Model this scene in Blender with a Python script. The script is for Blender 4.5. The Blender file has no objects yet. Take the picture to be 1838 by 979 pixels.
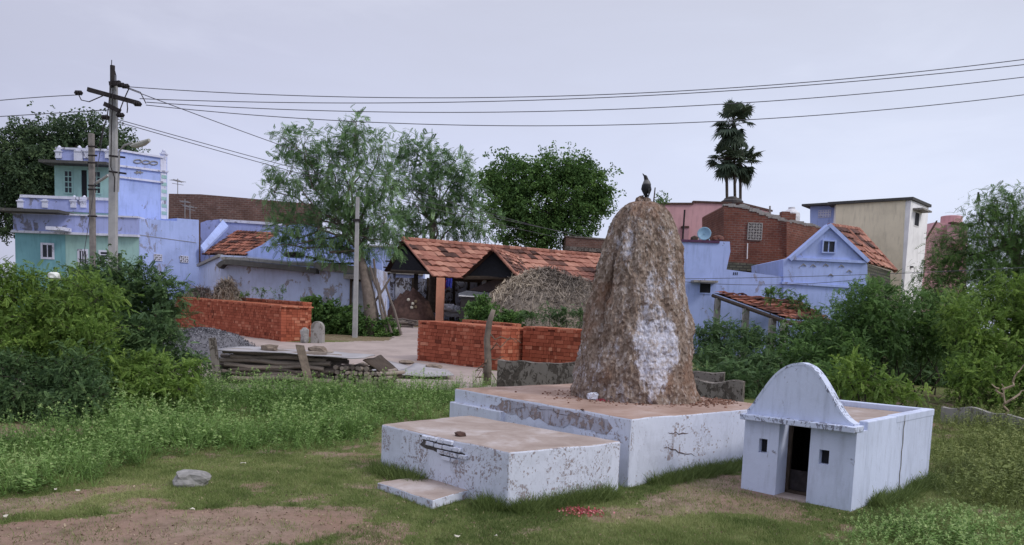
import bpy, bmesh, math, random
import numpy as np
from mathutils import Vector, Matrix, noise as mnoise

random.seed(11)
RNG = np.random.default_rng(11)
scene = bpy.context.scene
COL = scene.collection
R_ = math.radians

# ------------------------------------------------------------------ camera
FPX, CX, CY, EYE = 1430.0, 919.0, 703.0, 1.9
PITCH, ROLL = R_(5.43), 0.0374
Fv = Vector((0, math.cos(PITCH), -math.sin(PITCH)))
R0 = Vector((1, 0, 0)); U0 = R0.cross(Fv)
Rv = R0 * math.cos(ROLL) + U0 * math.sin(ROLL)
Uv = -R0 * math.sin(ROLL) + U0 * math.cos(ROLL)
cd = bpy.data.cameras.new('camera'); cam = bpy.data.objects.new('camera', cd); COL.objects.link(cam)
cam.matrix_world = Matrix(((Rv.x, Uv.x, -Fv.x, 0), (Rv.y, Uv.y, -Fv.y, 0), (Rv.z, Uv.z, -Fv.z, EYE), (0, 0, 0, 1)))
cd.sensor_fit = 'HORIZONTAL'; cd.sensor_width = 36; cd.lens = FPX / 1838 * 36
cd.shift_y = (CY - 489.5) / 1838; cd.clip_start = .05; cd.clip_end = 3000
scene.camera = cam


def ray(px, py): return Fv * FPX + Rv * (px - CX) - Uv * (py - CY)
def at(px, py, Y):
    d = ray(px, py); return Vector((0, 0, EYE)) + d * (Y / d.y)
def onz(px, py, z):
    d = ray(px, py); t = (z - EYE) / d.z; return Vector((d.x * t, d.y * t, z))


# ------------------------------------------------------------------ numpy noise / terrain
_perm = np.random.default_rng(5).random((256, 256))
def vnoise(x, y):
    x = np.asarray(x, float); y = np.asarray(y, float)
    xi = np.floor(x).astype(int); yi = np.floor(y).astype(int); fx = x - xi; fy = y - yi
    fx = fx * fx * (3 - 2 * fx); fy = fy * fy * (3 - 2 * fy)
    g = lambda a, b: _perm[a & 255, b & 255]
    return (g(xi, yi) * (1 - fx) + g(xi + 1, yi) * fx) * (1 - fy) + (g(xi, yi + 1) * (1 - fx) + g(xi + 1, yi + 1) * fx) * fy
def fbm(x, y, o=4):
    s = 0; a = .5; t = 0
    for i in range(o):
        s = s + a * vnoise(x * 2 ** i + 17 * i, y * 2 ** i + 31 * i); t += a; a *= .5
    return s / t
def terr(x, y):
    x = np.asarray(x, float); y = np.asarray(y, float)
    t = np.clip(y - 12, 0, None)
    base = .04 * np.minimum(t, 38) * np.clip(t / 3, 0, 1) ** .5
    base = base + .05 * np.exp(-((x - 2.8) ** 2 + (y - 9.6) ** 2) / 1.6)
    base = base + .04 * np.exp(-((x + 1.4) ** 2 + (y - 8.9) ** 2) / 1.0)
    base = base + (fbm(x * .5, y * .5, 3) - .5) * .06 * np.clip((y - 4) / 10, .5, 1.5)
    return base
def tz(x, y): return float(terr(x, y))
def gnd(px, py):
    lo, hi = 2.0, 200.0
    for Y in np.arange(3, 200, .25):
        p = at(px, py, Y)
        if p.z < tz(p.x, p.y): hi = Y; lo = Y - .25; break
    for _ in range(20):
        m = (lo + hi) / 2; p = at(px, py, m)
        if p.z < tz(p.x, p.y): hi = m
        else: lo = m
    p = at(px, py, hi); return Vector((p.x, p.y, tz(p.x, p.y)))
def inpoly(x, y, poly):
    x = np.asarray(x, float); y = np.asarray(y, float); ins = np.zeros(x.shape, bool); n = len(poly)
    for i in range(n):
        x1, y1 = poly[i][:2]; x2, y2 = poly[(i + 1) % n][:2]
        if y1 == y2: continue
        c = ((y1 > y) != (y2 > y)) & (x < (x2 - x1) * (y - y1) / (y2 - y1) + x1); ins ^= c
    return ins


# ------------------------------------------------------------------ materials
def new_mat(name):
    m = bpy.data.materials.new(name); m.use_nodes = True; nt = m.node_tree; nt.nodes.clear()
    out = nt.nodes.new('ShaderNodeOutputMaterial'); b = nt.nodes.new('ShaderNodeBsdfPrincipled')
    nt.links.new(b.outputs[0], out.inputs[0]); b.inputs['Roughness'].default_value = .85
    b.inputs['Specular IOR Level'].default_value = .25
    return m, nt, b
def rgba(c): return (c[0], c[1], c[2], 1)
def N(nt, t, **k):
    n = nt.nodes.new(t)
    for a, v in k.items(): setattr(n, a, v)
    return n
def noise_n(nt, vec, scale, detail=6, rough=.6, dist=0):
    n = N(nt, 'ShaderNodeTexNoise'); n.inputs['Scale'].default_value = scale; n.inputs['Detail'].default_value = detail
    n.inputs['Roughness'].default_value = rough; n.inputs['Distortion'].default_value = dist
    nt.links.new(vec, n.inputs['Vector']); return n.outputs['Fac']
def ramp(nt, fac, stops, interp='LINEAR'):
    r = N(nt, 'ShaderNodeValToRGB'); cr = r.color_ramp; cr.interpolation = interp
    while len(cr.elements) < len(stops): cr.elements.new(.5)
    for e, (p, c) in zip(cr.elements, stops): e.position = p; e.color = rgba(c) if not isinstance(c, (int, float)) else (c, c, c, 1)
    nt.links.new(fac, r.inputs[0]); return r.outputs[0]
def mix(nt, fac, a, b, mode='MIX'):
    m = N(nt, 'ShaderNodeMix', data_type='RGBA', blend_type=mode)
    for s, v in ((m.inputs[0], fac), (m.inputs[6], a), (m.inputs[7], b)):
        if isinstance(v, (int, float)): s.default_value = v
        elif isinstance(v, (tuple, list)): s.default_value = rgba(v)
        else: nt.links.new(v, s)
    return m.outputs[2]
def mapped(nt, src, scale=(1, 1, 1), loc=(0, 0, 0)):
    m = N(nt, 'ShaderNodeMapping'); m.inputs['Scale'].default_value = scale; m.inputs['Location'].default_value = loc
    nt.links.new(src, m.inputs[0]); return m.outputs[0]
def bump(nt, b, h, strength=.4, dist=.02):
    n = N(nt, 'ShaderNodeBump'); n.inputs['Strength'].default_value = strength; n.inputs['Distance'].default_value = dist
    nt.links.new(h, n.inputs['Height']); nt.links.new(n.outputs[0], b.inputs['Normal'])
def coords(nt, which='Object'):
    return N(nt, 'ShaderNodeTexCoord').outputs[which]

def plain(name, c, rough=.8, var=.25, scale=6, metal=0):
    m, nt, b = new_mat(name); co = coords(nt)
    f = noise_n(nt, co, scale); col = ramp(nt, f, [(.3, tuple(x * (1 - var) for x in c)), (.7, tuple(min(1, x * (1 + var)) for x in c))])
    nt.links.new(col, b.inputs['Base Color']); b.inputs['Roughness'].default_value = rough; b.inputs['Metallic'].default_value = metal
    bump(nt, b, noise_n(nt, co, scale * 6), .25, .01); return m

def limewash(name, c, patch=(.30, .28, .30), amount=.5, patch2=(.36, .27, .22), scale=1.6, fine=1.0, drip=True):
    """painted lime wall with flaked patches, drips and blotches"""
    m, nt, b = new_mat(name); uv = coords(nt, 'UV')
    f0 = noise_n(nt, mapped(nt, uv, (1, 1, 1)), .9, 4)
    base = ramp(nt, f0, [(.3, tuple(x * .84 for x in c)), (.5, c), (.75, tuple(min(1, x * 1.08) for x in c))])
    st = noise_n(nt, mapped(nt, uv, (3.0 * fine, .45 * fine, 1)), 2.2, 6, .65)
    base = mix(nt, ramp(nt, st, [(.50, 0.0), (.72, .55)]), base, tuple(x * .62 for x in c)) if drip else base
    f1 = noise_n(nt, mapped(nt, uv, (1.3, .8, 1)), scale * 2.2, 9, .72, .6)
    mk = noise_n(nt, mapped(nt, uv, (1, 1, 1), (3.1, 7.7, 0)), scale * .35, 3)
    s = N(nt, 'ShaderNodeMath', operation='ADD'); nt.links.new(f1, s.inputs[0])
    q = N(nt, 'ShaderNodeMath', operation='MULTIPLY'); nt.links.new(mk, q.inputs[0]); q.inputs[1].default_value = .55; nt.links.new(q.outputs[0], s.inputs[1])
    th = 1.045 - .2 * amount
    m1 = ramp(nt, s.outputs[0], [(th, 0.0), (th + .018, 1.0)])
    f2 = noise_n(nt, mapped(nt, uv, (1, 1, 1), (9, 2, 0)), scale * 5, 5, .6)
    pc = ramp(nt, f2, [(.35, patch), (.6, patch2)])
    col = mix(nt, m1, base, pc)
    nt.links.new(col, b.inputs['Base Color']); b.inputs['Roughness'].default_value = .92; b.inputs['Specular IOR Level'].default_value = .12
    inv = N(nt, 'ShaderNodeMath', operation='MULTIPLY_ADD'); nt.links.new(m1, inv.inputs[0]); inv.inputs[1].default_value = -1; nt.links.new(f1, inv.inputs[2])
    bump(nt, b, inv.outputs[0], .5, .012); return m

def brick_mat(name, c1, c2, mort, bw=.23, bh=.085, ms=.012):
    m, nt, b = new_mat(name); uv = coords(nt, 'UV')
    w = noise_n(nt, uv, 5, 3)
    vm = N(nt, 'ShaderNodeVectorMath', operation='MULTIPLY_ADD'); nt.links.new(w, vm.inputs[0]); vm.inputs[1].default_value = (.03, .02, 0); nt.links.new(uv, vm.inputs[2])
    t = N(nt, 'ShaderNodeTexBrick'); nt.links.new(vm.outputs[0], t.inputs[0]); t.inputs['Scale'].default_value = 1
    t.inputs['Brick Width'].default_value = bw; t.inputs['Row Height'].default_value = bh; t.inputs['Mortar Size'].default_value = ms
    t.inputs['Color1'].default_value = rgba(c1); t.inputs['Color2'].default_value = rgba(c2); t.inputs['Mortar'].default_value = rgba(mort); t.inputs['Bias'].default_value = -.2
    f = noise_n(nt, uv, 1.3, 8, .7)
    col = mix(nt, ramp(nt, f, [(.35, 0.0), (.68, .85)]), t.outputs[0], tuple(x * .42 for x in c1))
    f2 = noise_n(nt, mapped(nt, uv, (1, 1, 1), (5, 5, 0)), 3.1, 8, .7)
    col = mix(nt, ramp(nt, f2, [(.60, 0.0), (.72, .5)]), col, (.36, .30, .27))
    nt.links.new(col, b.inputs['Base Color']); bump(nt, b, t.outputs['Fac'], -.5, .02); return m

def var_mat(name, stops, rough=.85, noise_amt=.35, nscale=9, bumpy=.3, trans=0, nmix=None):
    m, nt, b = new_mat(name)
    a = N(nt, 'ShaderNodeAttribute', attribute_name='var'); co = coords(nt)
    f = noise_n(nt, co, nscale, 5)
    s = N(nt, 'ShaderNodeMath', operation='MULTIPLY_ADD'); nt.links.new(f, s.inputs[0]); s.inputs[1].default_value = noise_amt
    q = N(nt, 'ShaderNodeMath', operation='SUBTRACT'); nt.links.new(a.outputs['Fac'], q.inputs[0]); q.inputs[1].default_value = noise_amt * .5
    nt.links.new(q.outputs[0], s.inputs[2])
    col = ramp(nt, s.outputs[0], stops)
    nt.links.new(col, b.inputs['Base Color']); b.inputs['Roughness'].default_value = rough
    if bumpy: bump(nt, b, f, bumpy, .01)
    if trans:
        out = [n for n in nt.nodes if n.type == 'OUTPUT_MATERIAL'][0]
        tr = N(nt, 'ShaderNodeBsdfTranslucent'); nt.links.new(col, tr.inputs[0]); mx = N(nt, 'ShaderNodeMixShader'); mx.inputs[0].default_value = trans
        nt.links.new(b.outputs[0], mx.inputs[1]); nt.links.new(tr.outputs[0], mx.inputs[2]); nt.links.new(mx.outputs[0], out.inputs[0])
        b.inputs['Specular IOR Level'].default_value = .2
    return m

def leaf(name, dark, mid, light, trans=.3, rough=.6):
    return var_mat(name, [(.0, dark), (.5, mid), (1, light)], rough, .5, 1.1, 0, trans)

M = {}
M['wash'] = limewash('blue_white_limewash', (.61, .65, .77), (.26, .24, .28), .80, (.37, .31, .30), 6.5, 1.6)
M['wash_low'] = limewash('flaked_limewash', (.62, .655, .77), (.26, .24, .28), 1.03, (.36, .31, .31), 7.5, 2.0)
M['shrine'] = limewash('shrine_blue_wash', (.56, .62, .79), (.19, .20, .26), .48, (.30, .30, .34), 6.0, 1.6)
M['shrine_edge'] = limewash('shrine_edge_wash', (.56, .62, .78), (.13, .14, .19), 1.1, (.25, .26, .33), 7.0, 2.4, False)
M['blue'] = limewash('lavender_blue_paint', (.375, .465, .80), (.22, .23, .34), .72, (.30, .31, .42), .8)
M['blue2'] = limewash('lavender_paint_stained', (.36, .41, .72), (.14, .15, .22), .95, (.25, .25, .33), 1.0)
M['paleblue'] = limewash('pale_blue_wash', (.50, .56, .77), (.26, .26, .33), .9, (.33, .29, .29), .9)
M['teal'] = limewash('teal_paint', (.17, .36, .42), (.12, .22, .26), .5, (.20, .32, .36), .9)
M['mint'] = limewash('mint_paint', (.32, .50, .49), (.15, .24, .26), .5, (.27, .38, .38), .9)
M['white_trim'] = limewash('white_trim', (.62, .64, .78), (.2, .2, .25), .9, (.3, .3, .36), 2)
M['peeled'] = limewash('peeled_white_wall', (.52, .55, .68), (.06, .055, .06), 1.35, (.13, .11, .11), 2.2)
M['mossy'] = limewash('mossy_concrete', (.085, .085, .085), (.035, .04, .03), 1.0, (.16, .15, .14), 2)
M['cream'] = limewash('cream_paint', (.80, .72, .55), (.58, .52, .40), .35, (.45, .40, .33), .6)
M['offwhite'] = limewash('off_white_paint', (.86, .86, .88), (.6, .6, .62), .2, (.5, .5, .55), .6)
M['pink'] = limewash('pink_paint', (.56, .33, .35), (.40, .27, .28), .3, (.50, .33, .34), .6)
M['brick'] = brick_mat('old_red_brick', (.22, .075, .052), (.11, .042, .035), (.20, .14, .12), .26, .10, .016)
M['brick2'] = brick_mat('dark_brown_brick', (.19, .10, .078), (.11, .06, .05), (.22, .17, .15), .28, .11, .018)
M['rubble'] = brick_mat('mossy_rubble', (.16, .16, .12), (.10, .09, .08), (.05, .05, .045), .3, .12, .03)
M['stack'] = var_mat('fresh_red_brick', [(0, (.12, .032, .020)), (.30, (.27, .068, .038)), (.70, (.38, .105, .060)), (1, (.52, .22, .14))], .9, .3, 14)
M['tile'] = var_mat('clay_tile', [(0, (.06, .032, .028)), (.30, (.16, .075, .058)), (.5, (.31, .135, .10)), (1, (.44, .23, .17))], .85, .55, 3)
M['tile_dark'] = var_mat('weathered_clay_tile', [(0, (.045, .022, .02)), (.5, (.17, .065, .045)), (1, (.32, .13, .09))], .9, .5, 3)
M['concrete'] = limewash('weathered_concrete', (.30, .29, .28), (.13, .12, .11), .9, (.2, .18, .16), 2)
M['old_wall'] = limewash('dark_old_plaster', (.20, .18, .165), (.05, .045, .04), 1.35, (.10, .085, .075), 3.5)
M['pole'] = plain('pole_concrete', (.34, .34, .35), .9, .15, 4)
M['pole_dark'] = plain('old_pole_concrete', (.20, .185, .18), .9, .25, 5)
M['metal'] = plain('rusty_dark_metal', (.035, .03, .032), .6, .4, 12, .4)
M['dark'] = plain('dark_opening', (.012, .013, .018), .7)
M['darkwood'] = plain('dark_wood', (.06, .045, .035), .85, .35, 8)
M['greywood'] = var_mat('weathered_grey_wood', [(0, (.05, .042, .038)), (.5, (.15, .125, .11)), (1, (.34, .29, .25))], .9, .5, 12)
M['bark'] = plain('grey_bark', (.17, .14, .12), .95, .4, 5)
M['bark_dark'] = plain('dark_bark', (.06, .05, .042), .95, .4, 5)
M['wire'] = plain('weathered_wire', (.10, .10, .12), .6, .1)
M['glass'] = plain('dark_window', (.02, .024, .035), .3, .3)
M['grille'] = plain('pale_grille', (.30, .29, .30), .8)
M['stone'] = plain('grey_granite', (.26, .255, .25), .9, .35, 9)
M['stone_brown'] = plain('brown_stone', (.20, .16, .13), .9, .4, 9)
M['sheet'] = plain('grey_sheet', (.33, .32, .34), .6, .15, 2)
M['gravel'] = var_mat('grey_gravel', [(0, (.04, .04, .05)), (.5, (.14, .14, .16)), (1, (.36, .36, .40))], .9, .2, 20)
M['tank_black'] = plain('black_tank_plastic', (.04, .035, .035), .5)
M['tank_white'] = plain('white_tank_plastic', (.62, .62, .66), .5)
M['dish'] = plain('pale_blue_metal', (.22, .36, .48), .5, .1)
M['peach'] = plain('peach_plaster', (.62, .29, .19), .85, .12, 3)
M['cloth_blue'] = plain('blue_cloth', (.03, .04, .28), .9)
M['cloth_red'] = plain('red_cloth', (.30, .02, .05), .9)
M['canvas'] = plain('brown_grey_canvas', (.15, .11, .10), .85, .2, 3)
M['canvas_grey'] = plain('grey_canopy', (.20, .21, .24), .7, .2, 3)
M['soil_dark'] = plain('dark_brown_soil', (.085, .05, .042), .95, .4, 6)
M['petal'] = var_mat('pink_petals', [(0, (.30, .04, .06)), (.5, (.55, .10, .14)), (1, (.70, .30, .32))], .8, .2, 20, 0)
M['plastic'] = plain('white_plastic', (.70, .72, .70), .5, .1)
M['litter'] = plain('pale_scrap', (.55, .52, .44), .8, .2, 30)
M['sack'] = plain('grey_sack', (.30, .31, .36), .8, .3, 5)
M['orange'] = plain('orange_rubble', (.42, .14, .05), .9, .4, 8)
M['sack_brown'] = plain('jute', (.22, .17, .11), .9, .3, 8)
M['lamp'] = plain('street_lamp_body', (.36, .36, .33), .6, .2)
M['whitepaint'] = plain('white_painted_trim', (.66, .68, .78), .8, .15, 4)

def leafset():
    M['l_thick'] = leaf('prosopis_leaf', (.042, .082, .030), (.10, .19, .058), (.21, .35, .10))
    M['l_thick_y'] = leaf('bright_prosopis_leaf', (.060, .105, .026), (.145, .245, .050), (.28, .40, .085))
    M['l_thick_d'] = leaf('dark_thicket_leaf', (.034, .066, .034), (.082, .150, .060), (.17, .27, .10))
    M['l_feather'] = leaf('feathery_leaf', (.060, .115, .052), (.145, .255, .105), (.28, .43, .20))
    M['l_dense'] = leaf('dense_leaf', (.042, .088, .028), (.095, .185, .052), (.19, .32, .085))
    M['l_far'] = leaf('far_tree_leaf', (.034, .060, .036), (.070, .115, .058), (.13, .19, .085))
    M['l_herb'] = leaf('herb_leaf', (.075, .14, .036), (.18, .31, .080), (.44, .56, .24))
    M['l_herb2'] = leaf('olive_herb_leaf', (.085, .115, .035), (.19, .24, .070), (.36, .40, .16))
    M['l_grass'] = leaf('grass_blade', (.085, .13, .036), (.19, .25, .080), (.36, .38, .17))
    M['l_palm'] = leaf('palmyra_leaf', (.030, .050, .036), (.062, .092, .060), (.14, .18, .12), .15)
    M['l_twig'] = var_mat('dry_twig', [(0, (.07, .05, .04)), (1, (.24, .18, .13))], .9, .3)
    M['straw'] = var_mat('straw', [(0, (.15, .13, .115)), (.5, (.33, .28, .235)), (1, (.54, .46, .35))], .9, .4, 5)
leafset()


# ------------------------------------------------------------------ object helpers
def tag(o, label=None, cat=None, group=None, kind=None):
    if label: o['label'] = label
    if cat: o['category'] = cat
    if group: o['group'] = group
    if kind: o['kind'] = kind
    return o
def empty(name, loc, label, cat, group=None):
    o = bpy.data.objects.new(name, None); COL.objects.link(o); o.location = loc; o.empty_display_size = .2
    return tag(o, label, cat, group)
def root_of(p):
    l = Vector((0, 0, 0))
    while p is not None: l = l + p.location; p = p.parent
    return l
def link_mesh(name, me, mat, parent, loc):
    me.materials.append(mat); o = bpy.data.objects.new(name, me); COL.objects.link(o)
    if parent is not None: o.parent = parent
    o.location = loc; return o

class MB:
    def __init__(s): s.v = []; s.f = []; s.var = []
    def add(s, vs, fs, var=.5):
        n = len(s.v); s.v += [Vector(v) for v in vs]; s.f += [tuple(i + n for i in f) for f in fs]
        s.var += list(var) if hasattr(var, '__len__') else [var] * len(fs)
    def hexa(s, p, var=.5):     # p: 4 bottom ccw, 4 top
        s.add(p, [(3, 2, 1, 0), (4, 5, 6, 7), (0, 1, 5, 4), (1, 2, 6, 5), (2, 3, 7, 6), (3, 0, 4, 7)], var)
    def box(s, c, sz, rz=0, var=.5, ax=None):
        c = Vector(c); hx, hy, hz = sz[0] / 2, sz[1] / 2, sz[2] / 2
        if ax is None:
            ax = (Vector((math.cos(rz), math.sin(rz), 0)), Vector((-math.sin(rz), math.cos(rz), 0)), Vector((0, 0, 1)))
        q = lambda a, b, d: c + ax[0] * (a * hx) + ax[1] * (b * hy) + ax[2] * (d * hz)
        s.hexa([q(-1, -1, -1), q(1, -1, -1), q(1, 1, -1), q(-1, 1, -1), q(-1, -1, 1), q(1, -1, 1), q(1, 1, 1), q(-1, 1, 1)], var)
    def prism(s, poly, off, var=.5):
        n = len(poly); off = Vector(off); vs = [Vector(p) for p in poly] + [Vector(p) + off for p in poly]
        fs = [tuple(range(n)), tuple(range(2 * n - 1, n - 1, -1))] + [((i + 1) % n, i, i + n, (i + 1) % n + n) for i in range(n)]
        s.add(vs, fs, var)
    def tube(s, pts, rad, n=8, var=.5, cap=True):
        pts = [Vector(p) for p in pts]; k = len(pts)
        if not hasattr(rad, '__len__'): rad = [rad] * k
        rings = []; prev = None
        for i, p in enumerate(pts):
            d = (pts[min(i + 1, k - 1)] - pts[max(i - 1, 0)])
            if d.length < 1e-7: d = Vector((0, 0, 1))
            d.normalize()
            if prev is None: a = d.orthogonal().normalized()
            else:
                a = prev - d * prev.dot(d); a = a.normalized() if a.length > 1e-5 else d.orthogonal().normalized()
            prev = a; b = d.cross(a)
            rings.append([p + (a * math.cos(2 * math.pi * j / n) + b * math.sin(2 * math.pi * j / n)) * rad[i] for j in range(n)])
        vs = [q for r in rings for q in r]
        fs = [(i * n + j, i * n + (j + 1) % n, (i + 1) * n + (j + 1) % n, (i + 1) * n + j) for i in range(k - 1) for j in range(n)]
        if cap: fs += [tuple(range(n - 1, -1, -1)), tuple((k - 1) * n + j for j in range(n))]
        s.add(vs, fs, var)
    def build(s, name, mat, parent=None, smooth=False, bevel=0, loc=None):
        V = np.array([tuple(v) for v in s.v])
        if parent is not None: origin = root_of(parent)
        else: origin = Vector(((V[:, 0].min() + V[:, 0].max()) / 2, (V[:, 1].min() + V[:, 1].max()) / 2, V[:, 2].min()))
        V = V - np.array(origin)
        me = bpy.data.meshes.new(name); me.from_pydata(V.tolist(), [], s.f)
        at_ = me.attributes.new('var', 'FLOAT', 'FACE'); at_.data.foreach_set('value', np.array(s.var, dtype=np.float32))
        uv = me.uv_layers.new(name='UVMap'); data = np.zeros((len(me.loops), 2), np.float32); li = 0
        for p in me.polygons:
            n = p.normal
            if abs(n.z) > .95: ta, tb = Vector((1, 0, 0)), Vector((0, 1, 0))
            else:
                ta = Vector((-n.y, n.x, 0)).normalized(); tb = n.cross(ta)
            for vi in p.vertices:
                w = me.vertices[vi].co + origin; data[li] = (w.dot(ta), w.dot(tb)); li += 1
        uv.data.foreach_set('uv', data.ravel())
        if smooth: me.polygons.foreach_set('use_smooth', [True] * len(me.polygons))
        o = link_mesh(name, me, mat, parent, (0, 0, 0) if parent is not None else origin)
        if bevel:
            md = o.modifiers.new('b', 'BEVEL'); md.width = bevel; md.segments = 2; md.limit_method = 'ANGLE'
        return o

def fast_mesh(name, V, Fq, var, mat, parent=None, origin=None, smooth=False):
    V = np.asarray(V, np.float64); Fq = np.asarray(Fq, np.int32)
    if parent is not None: origin = root_of(parent)
    elif origin is None: origin = Vector((V[:, 0].mean(), V[:, 1].mean(), V[:, 2].min()))
    V = V - np.array(origin); k = Fq.shape[1]
    me = bpy.data.meshes.new(name); me.vertices.add(len(V)); me.vertices.foreach_set('co', V.astype(np.float32).ravel())
    me.loops.add(Fq.size); me.loops.foreach_set('vertex_index', Fq.ravel()); me.polygons.add(len(Fq))
    me.polygons.foreach_set('loop_start', np.arange(0, Fq.size, k, dtype=np.int32)); me.polygons.foreach_set('loop_total', np.full(len(Fq), k, np.int32))
    if smooth: me.polygons.foreach_set('use_smooth', np.ones(len(Fq), bool))
    me.update(calc_edges=True)
    a = me.attributes.new('var', 'FLOAT', 'FACE'); a.data.foreach_set('value', np.asarray(var, np.float32))
    return link_mesh(name, me, mat, parent, (0, 0, 0) if parent is not None else origin)

# ---- leaf templates (verts, quads, local var)
def kites(base, axis, side, ln, wd):
    b = np.array(base); a = np.array(axis); s = np.array(side)
    return [b, b + a * ln * .45 + s * wd * .5, b + a * ln, b + a * ln * .45 - s * wd * .5]
def t_pinnate(L=.2, pairs=6, ll=.05, lw=.02, droop=.3):
    V = []
    for i in range(pairs):
        t = (i + .6) / pairs; x = L * t; z = -droop * L * t * t
        for sg in (-1, 1):
            ax = np.array([.55, sg * .8, -.15]); ax /= np.linalg.norm(ax)
            V += kites((x, 0, z), ax, (.8, -sg * .55, .1), ll * (1 - .35 * abs(t - .4)), lw)
    V += kites((L, 0, -droop * L), (.9, 0, -.4), (0, 1, 0), ll, lw)
    V = np.array(V); F = np.arange(len(V)).reshape(-1, 4); return V, F, np.zeros(len(F))
def t_tuft(n=9, r=.12, ll=.12, lw=.06, seed=0):
    g = np.random.default_rng(seed); V = []
    for i in range(n):
        a = g.normal(size=3); a /= np.linalg.norm(a); a[2] = a[2] * .6; s = np.cross(a, g.normal(size=3)); s /= np.linalg.norm(s)
        V += kites(g.normal(size=3) * r * .4, a, s, ll * g.uniform(.7, 1.2), lw)
    V = np.array(V); F = np.arange(len(V)).reshape(-1, 4); return V, F, g.uniform(-.1, .1, len(F))
def t_herb(h=.35, n=9, ll=.06, lw=.03, seed=0, tip=True):
    g = np.random.default_rng(seed); V = []; var = []
    lean = g.normal(size=2) * .12
    V += [np.array([-.003, 0, 0]), np.array([.003, 0, 0]), np.array([lean[0] + .002, lean[1], h]), np.array([lean[0] - .002, lean[1], h])]; var.append(-.2)
    for i in range(n):
        t = (i + .7) / n; c = np.array([lean[0] * t, lean[1] * t, h * t]); a0 = i * 2.4 + g.random()
        for k in range(2):
            a = a0 + math.pi * k; ax = np.array([math.cos(a), math.sin(a), g.uniform(-.2, .5)]); ax /= np.linalg.norm(ax)
            V += kites(c, ax, (-math.sin(a), math.cos(a), g.uniform(-.3, .3)), ll * g.uniform(.7, 1.3) * (1.1 - .4 * t), lw); var.append(g.uniform(-.15, .15) + .25 * (t - .5))
    if tip:
        for k in range(3):
            ax = g.normal(size=3) * .5 + np.array([0, 0, 1]); ax /= np.linalg.norm(ax)
            V += kites(np.array([lean[0], lean[1], h]), ax, (1, 0, 0), .03, .016); var.append(.55)
    V = np.array(V); F = np.arange(len(V)).reshape(-1, 4); return V, F, np.array(var)
def t_blades(n=7, h=.06, w=.005, spread=.03, seed=0):
    g = np.random.default_rng(seed); V = []
    for i in range(n):
        b = np.array([g.normal() * spread, g.normal() * spread, -.01]); a = np.array([g.normal() * .55, g.normal() * .55, 1]); a /= np.linalg.norm(a)
        th = g.uniform(0, 6.28); s = np.array([math.cos(th), math.sin(th), 0]); hh = h * g.uniform(.5, 1.3)
        V += [b - s * w / 2, b + s * w / 2, b + a * hh + s * w * .12 + np.array([a[0], a[1], 0]) * hh * .3, b + a * hh - s * w * .12 + np.array([a[0], a[1], 0]) * hh * .3]
    V = np.array(V); F = np.arange(len(V)).reshape(-1, 4); return V, F, g.uniform(-.15, .15, len(F))
def frames(axis, rng, roll=None):
    a = axis / (np.linalg.norm(axis, axis=1, keepdims=True) + 1e-9)
    up = np.tile(np.array([0, 0, 1.]), (len(a), 1)) + rng.normal(size=a.shape) * .35
    s = np.cross(up, a); s /= np.linalg.norm(s, axis=1, keepdims=True) + 1e-9
    n = np.cross(a, s); return np.stack([a, s, n], axis=2)
def place(tmpls, P, Rm, S, var, rng):
    """copies of templates at P with rotation matrices Rm, scale S -> V, F, var"""
    Vs = []; Fs = []; Vr = []; off = 0; pick = rng.integers(0, len(tmpls), len(P))
    for k, (tv, tf, tr) in enumerate(tmpls):
        idx = np.where(pick == k)[0]
        if not len(idx): continue
        W = np.einsum('nij,vj->nvi', Rm[idx], tv) * S[idx][:, None, None] + P[idx][:, None, :]
        n, v = W.shape[:2]; Vs.append(W.reshape(-1, 3)); Fs.append((tf[None] + (np.arange(n) * v)[:, None, None]).reshape(-1, 4) + off); off += n * v
        Vr.append((tr[None] + var[idx][:, None]).ravel())
    return np.concatenate(Vs), np.concatenate(Fs), np.clip(np.concatenate(Vr), 0, 1)
def yawm(a):
    c, s = np.cos(a), np.sin(a); z = np.zeros_like(a); o = z + 1
    return np.stack([np.stack([c, -s, z], 1), np.stack([s, c, z], 1), np.stack([z, z, o], 1)], 1)

def leaf_cloud(lobes, per, tmpls, size=1., csz=.3, k=10, droop=.25, rng=None, flat=.8, inner=.45, floor=None):
    """lobes (x,y,z,rx,ry,rz); 'per' clumps per unit of lobe area"""
    rng = rng or RNG; P = []; A = []; Vv = []
    for (x, y, z, rx, ry, rz) in lobes:
        area = (rx * rz + rx * ry + ry * rz); n = max(4, int(per * area))
        d = rng.normal(size=(n, 3)); d /= np.linalg.norm(d, axis=1, keepdims=True)
        r = inner + (1.06 - inner) * rng.random(n) ** .55
        c = d * r[:, None] * np.array([rx, ry, rz]) + np.array([x, y, z]); cv = np.clip(rng.normal(.5, .17, n), .05, .95)
        p = np.repeat(c, k, 0) + rng.normal(size=(n * k, 3)) * csz * np.array([1, 1, .75]) * np.repeat(rng.uniform(.5, 1.3, n), k)[:, None]
        a = np.repeat(d, k, 0) * .8 + rng.normal(size=(n * k, 3)) * .6 - np.array([0, 0, droop])
        P.append(p); A.append(a); Vv.append(np.repeat(cv, k) + rng.normal(size=n * k) * .10)
    P = np.concatenate(P); A = np.concatenate(A); Vv = np.concatenate(Vv)
    if floor is not None:
        keep = P[:, 2] > terr(P[:, 0], P[:, 1]) + floor; P = P[keep]; A = A[keep]; Vv = Vv[keep]
    return place(tmpls, P, frames(A, rng), size * rng.uniform(.7, 1.25, len(P)), Vv, rng)

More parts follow.
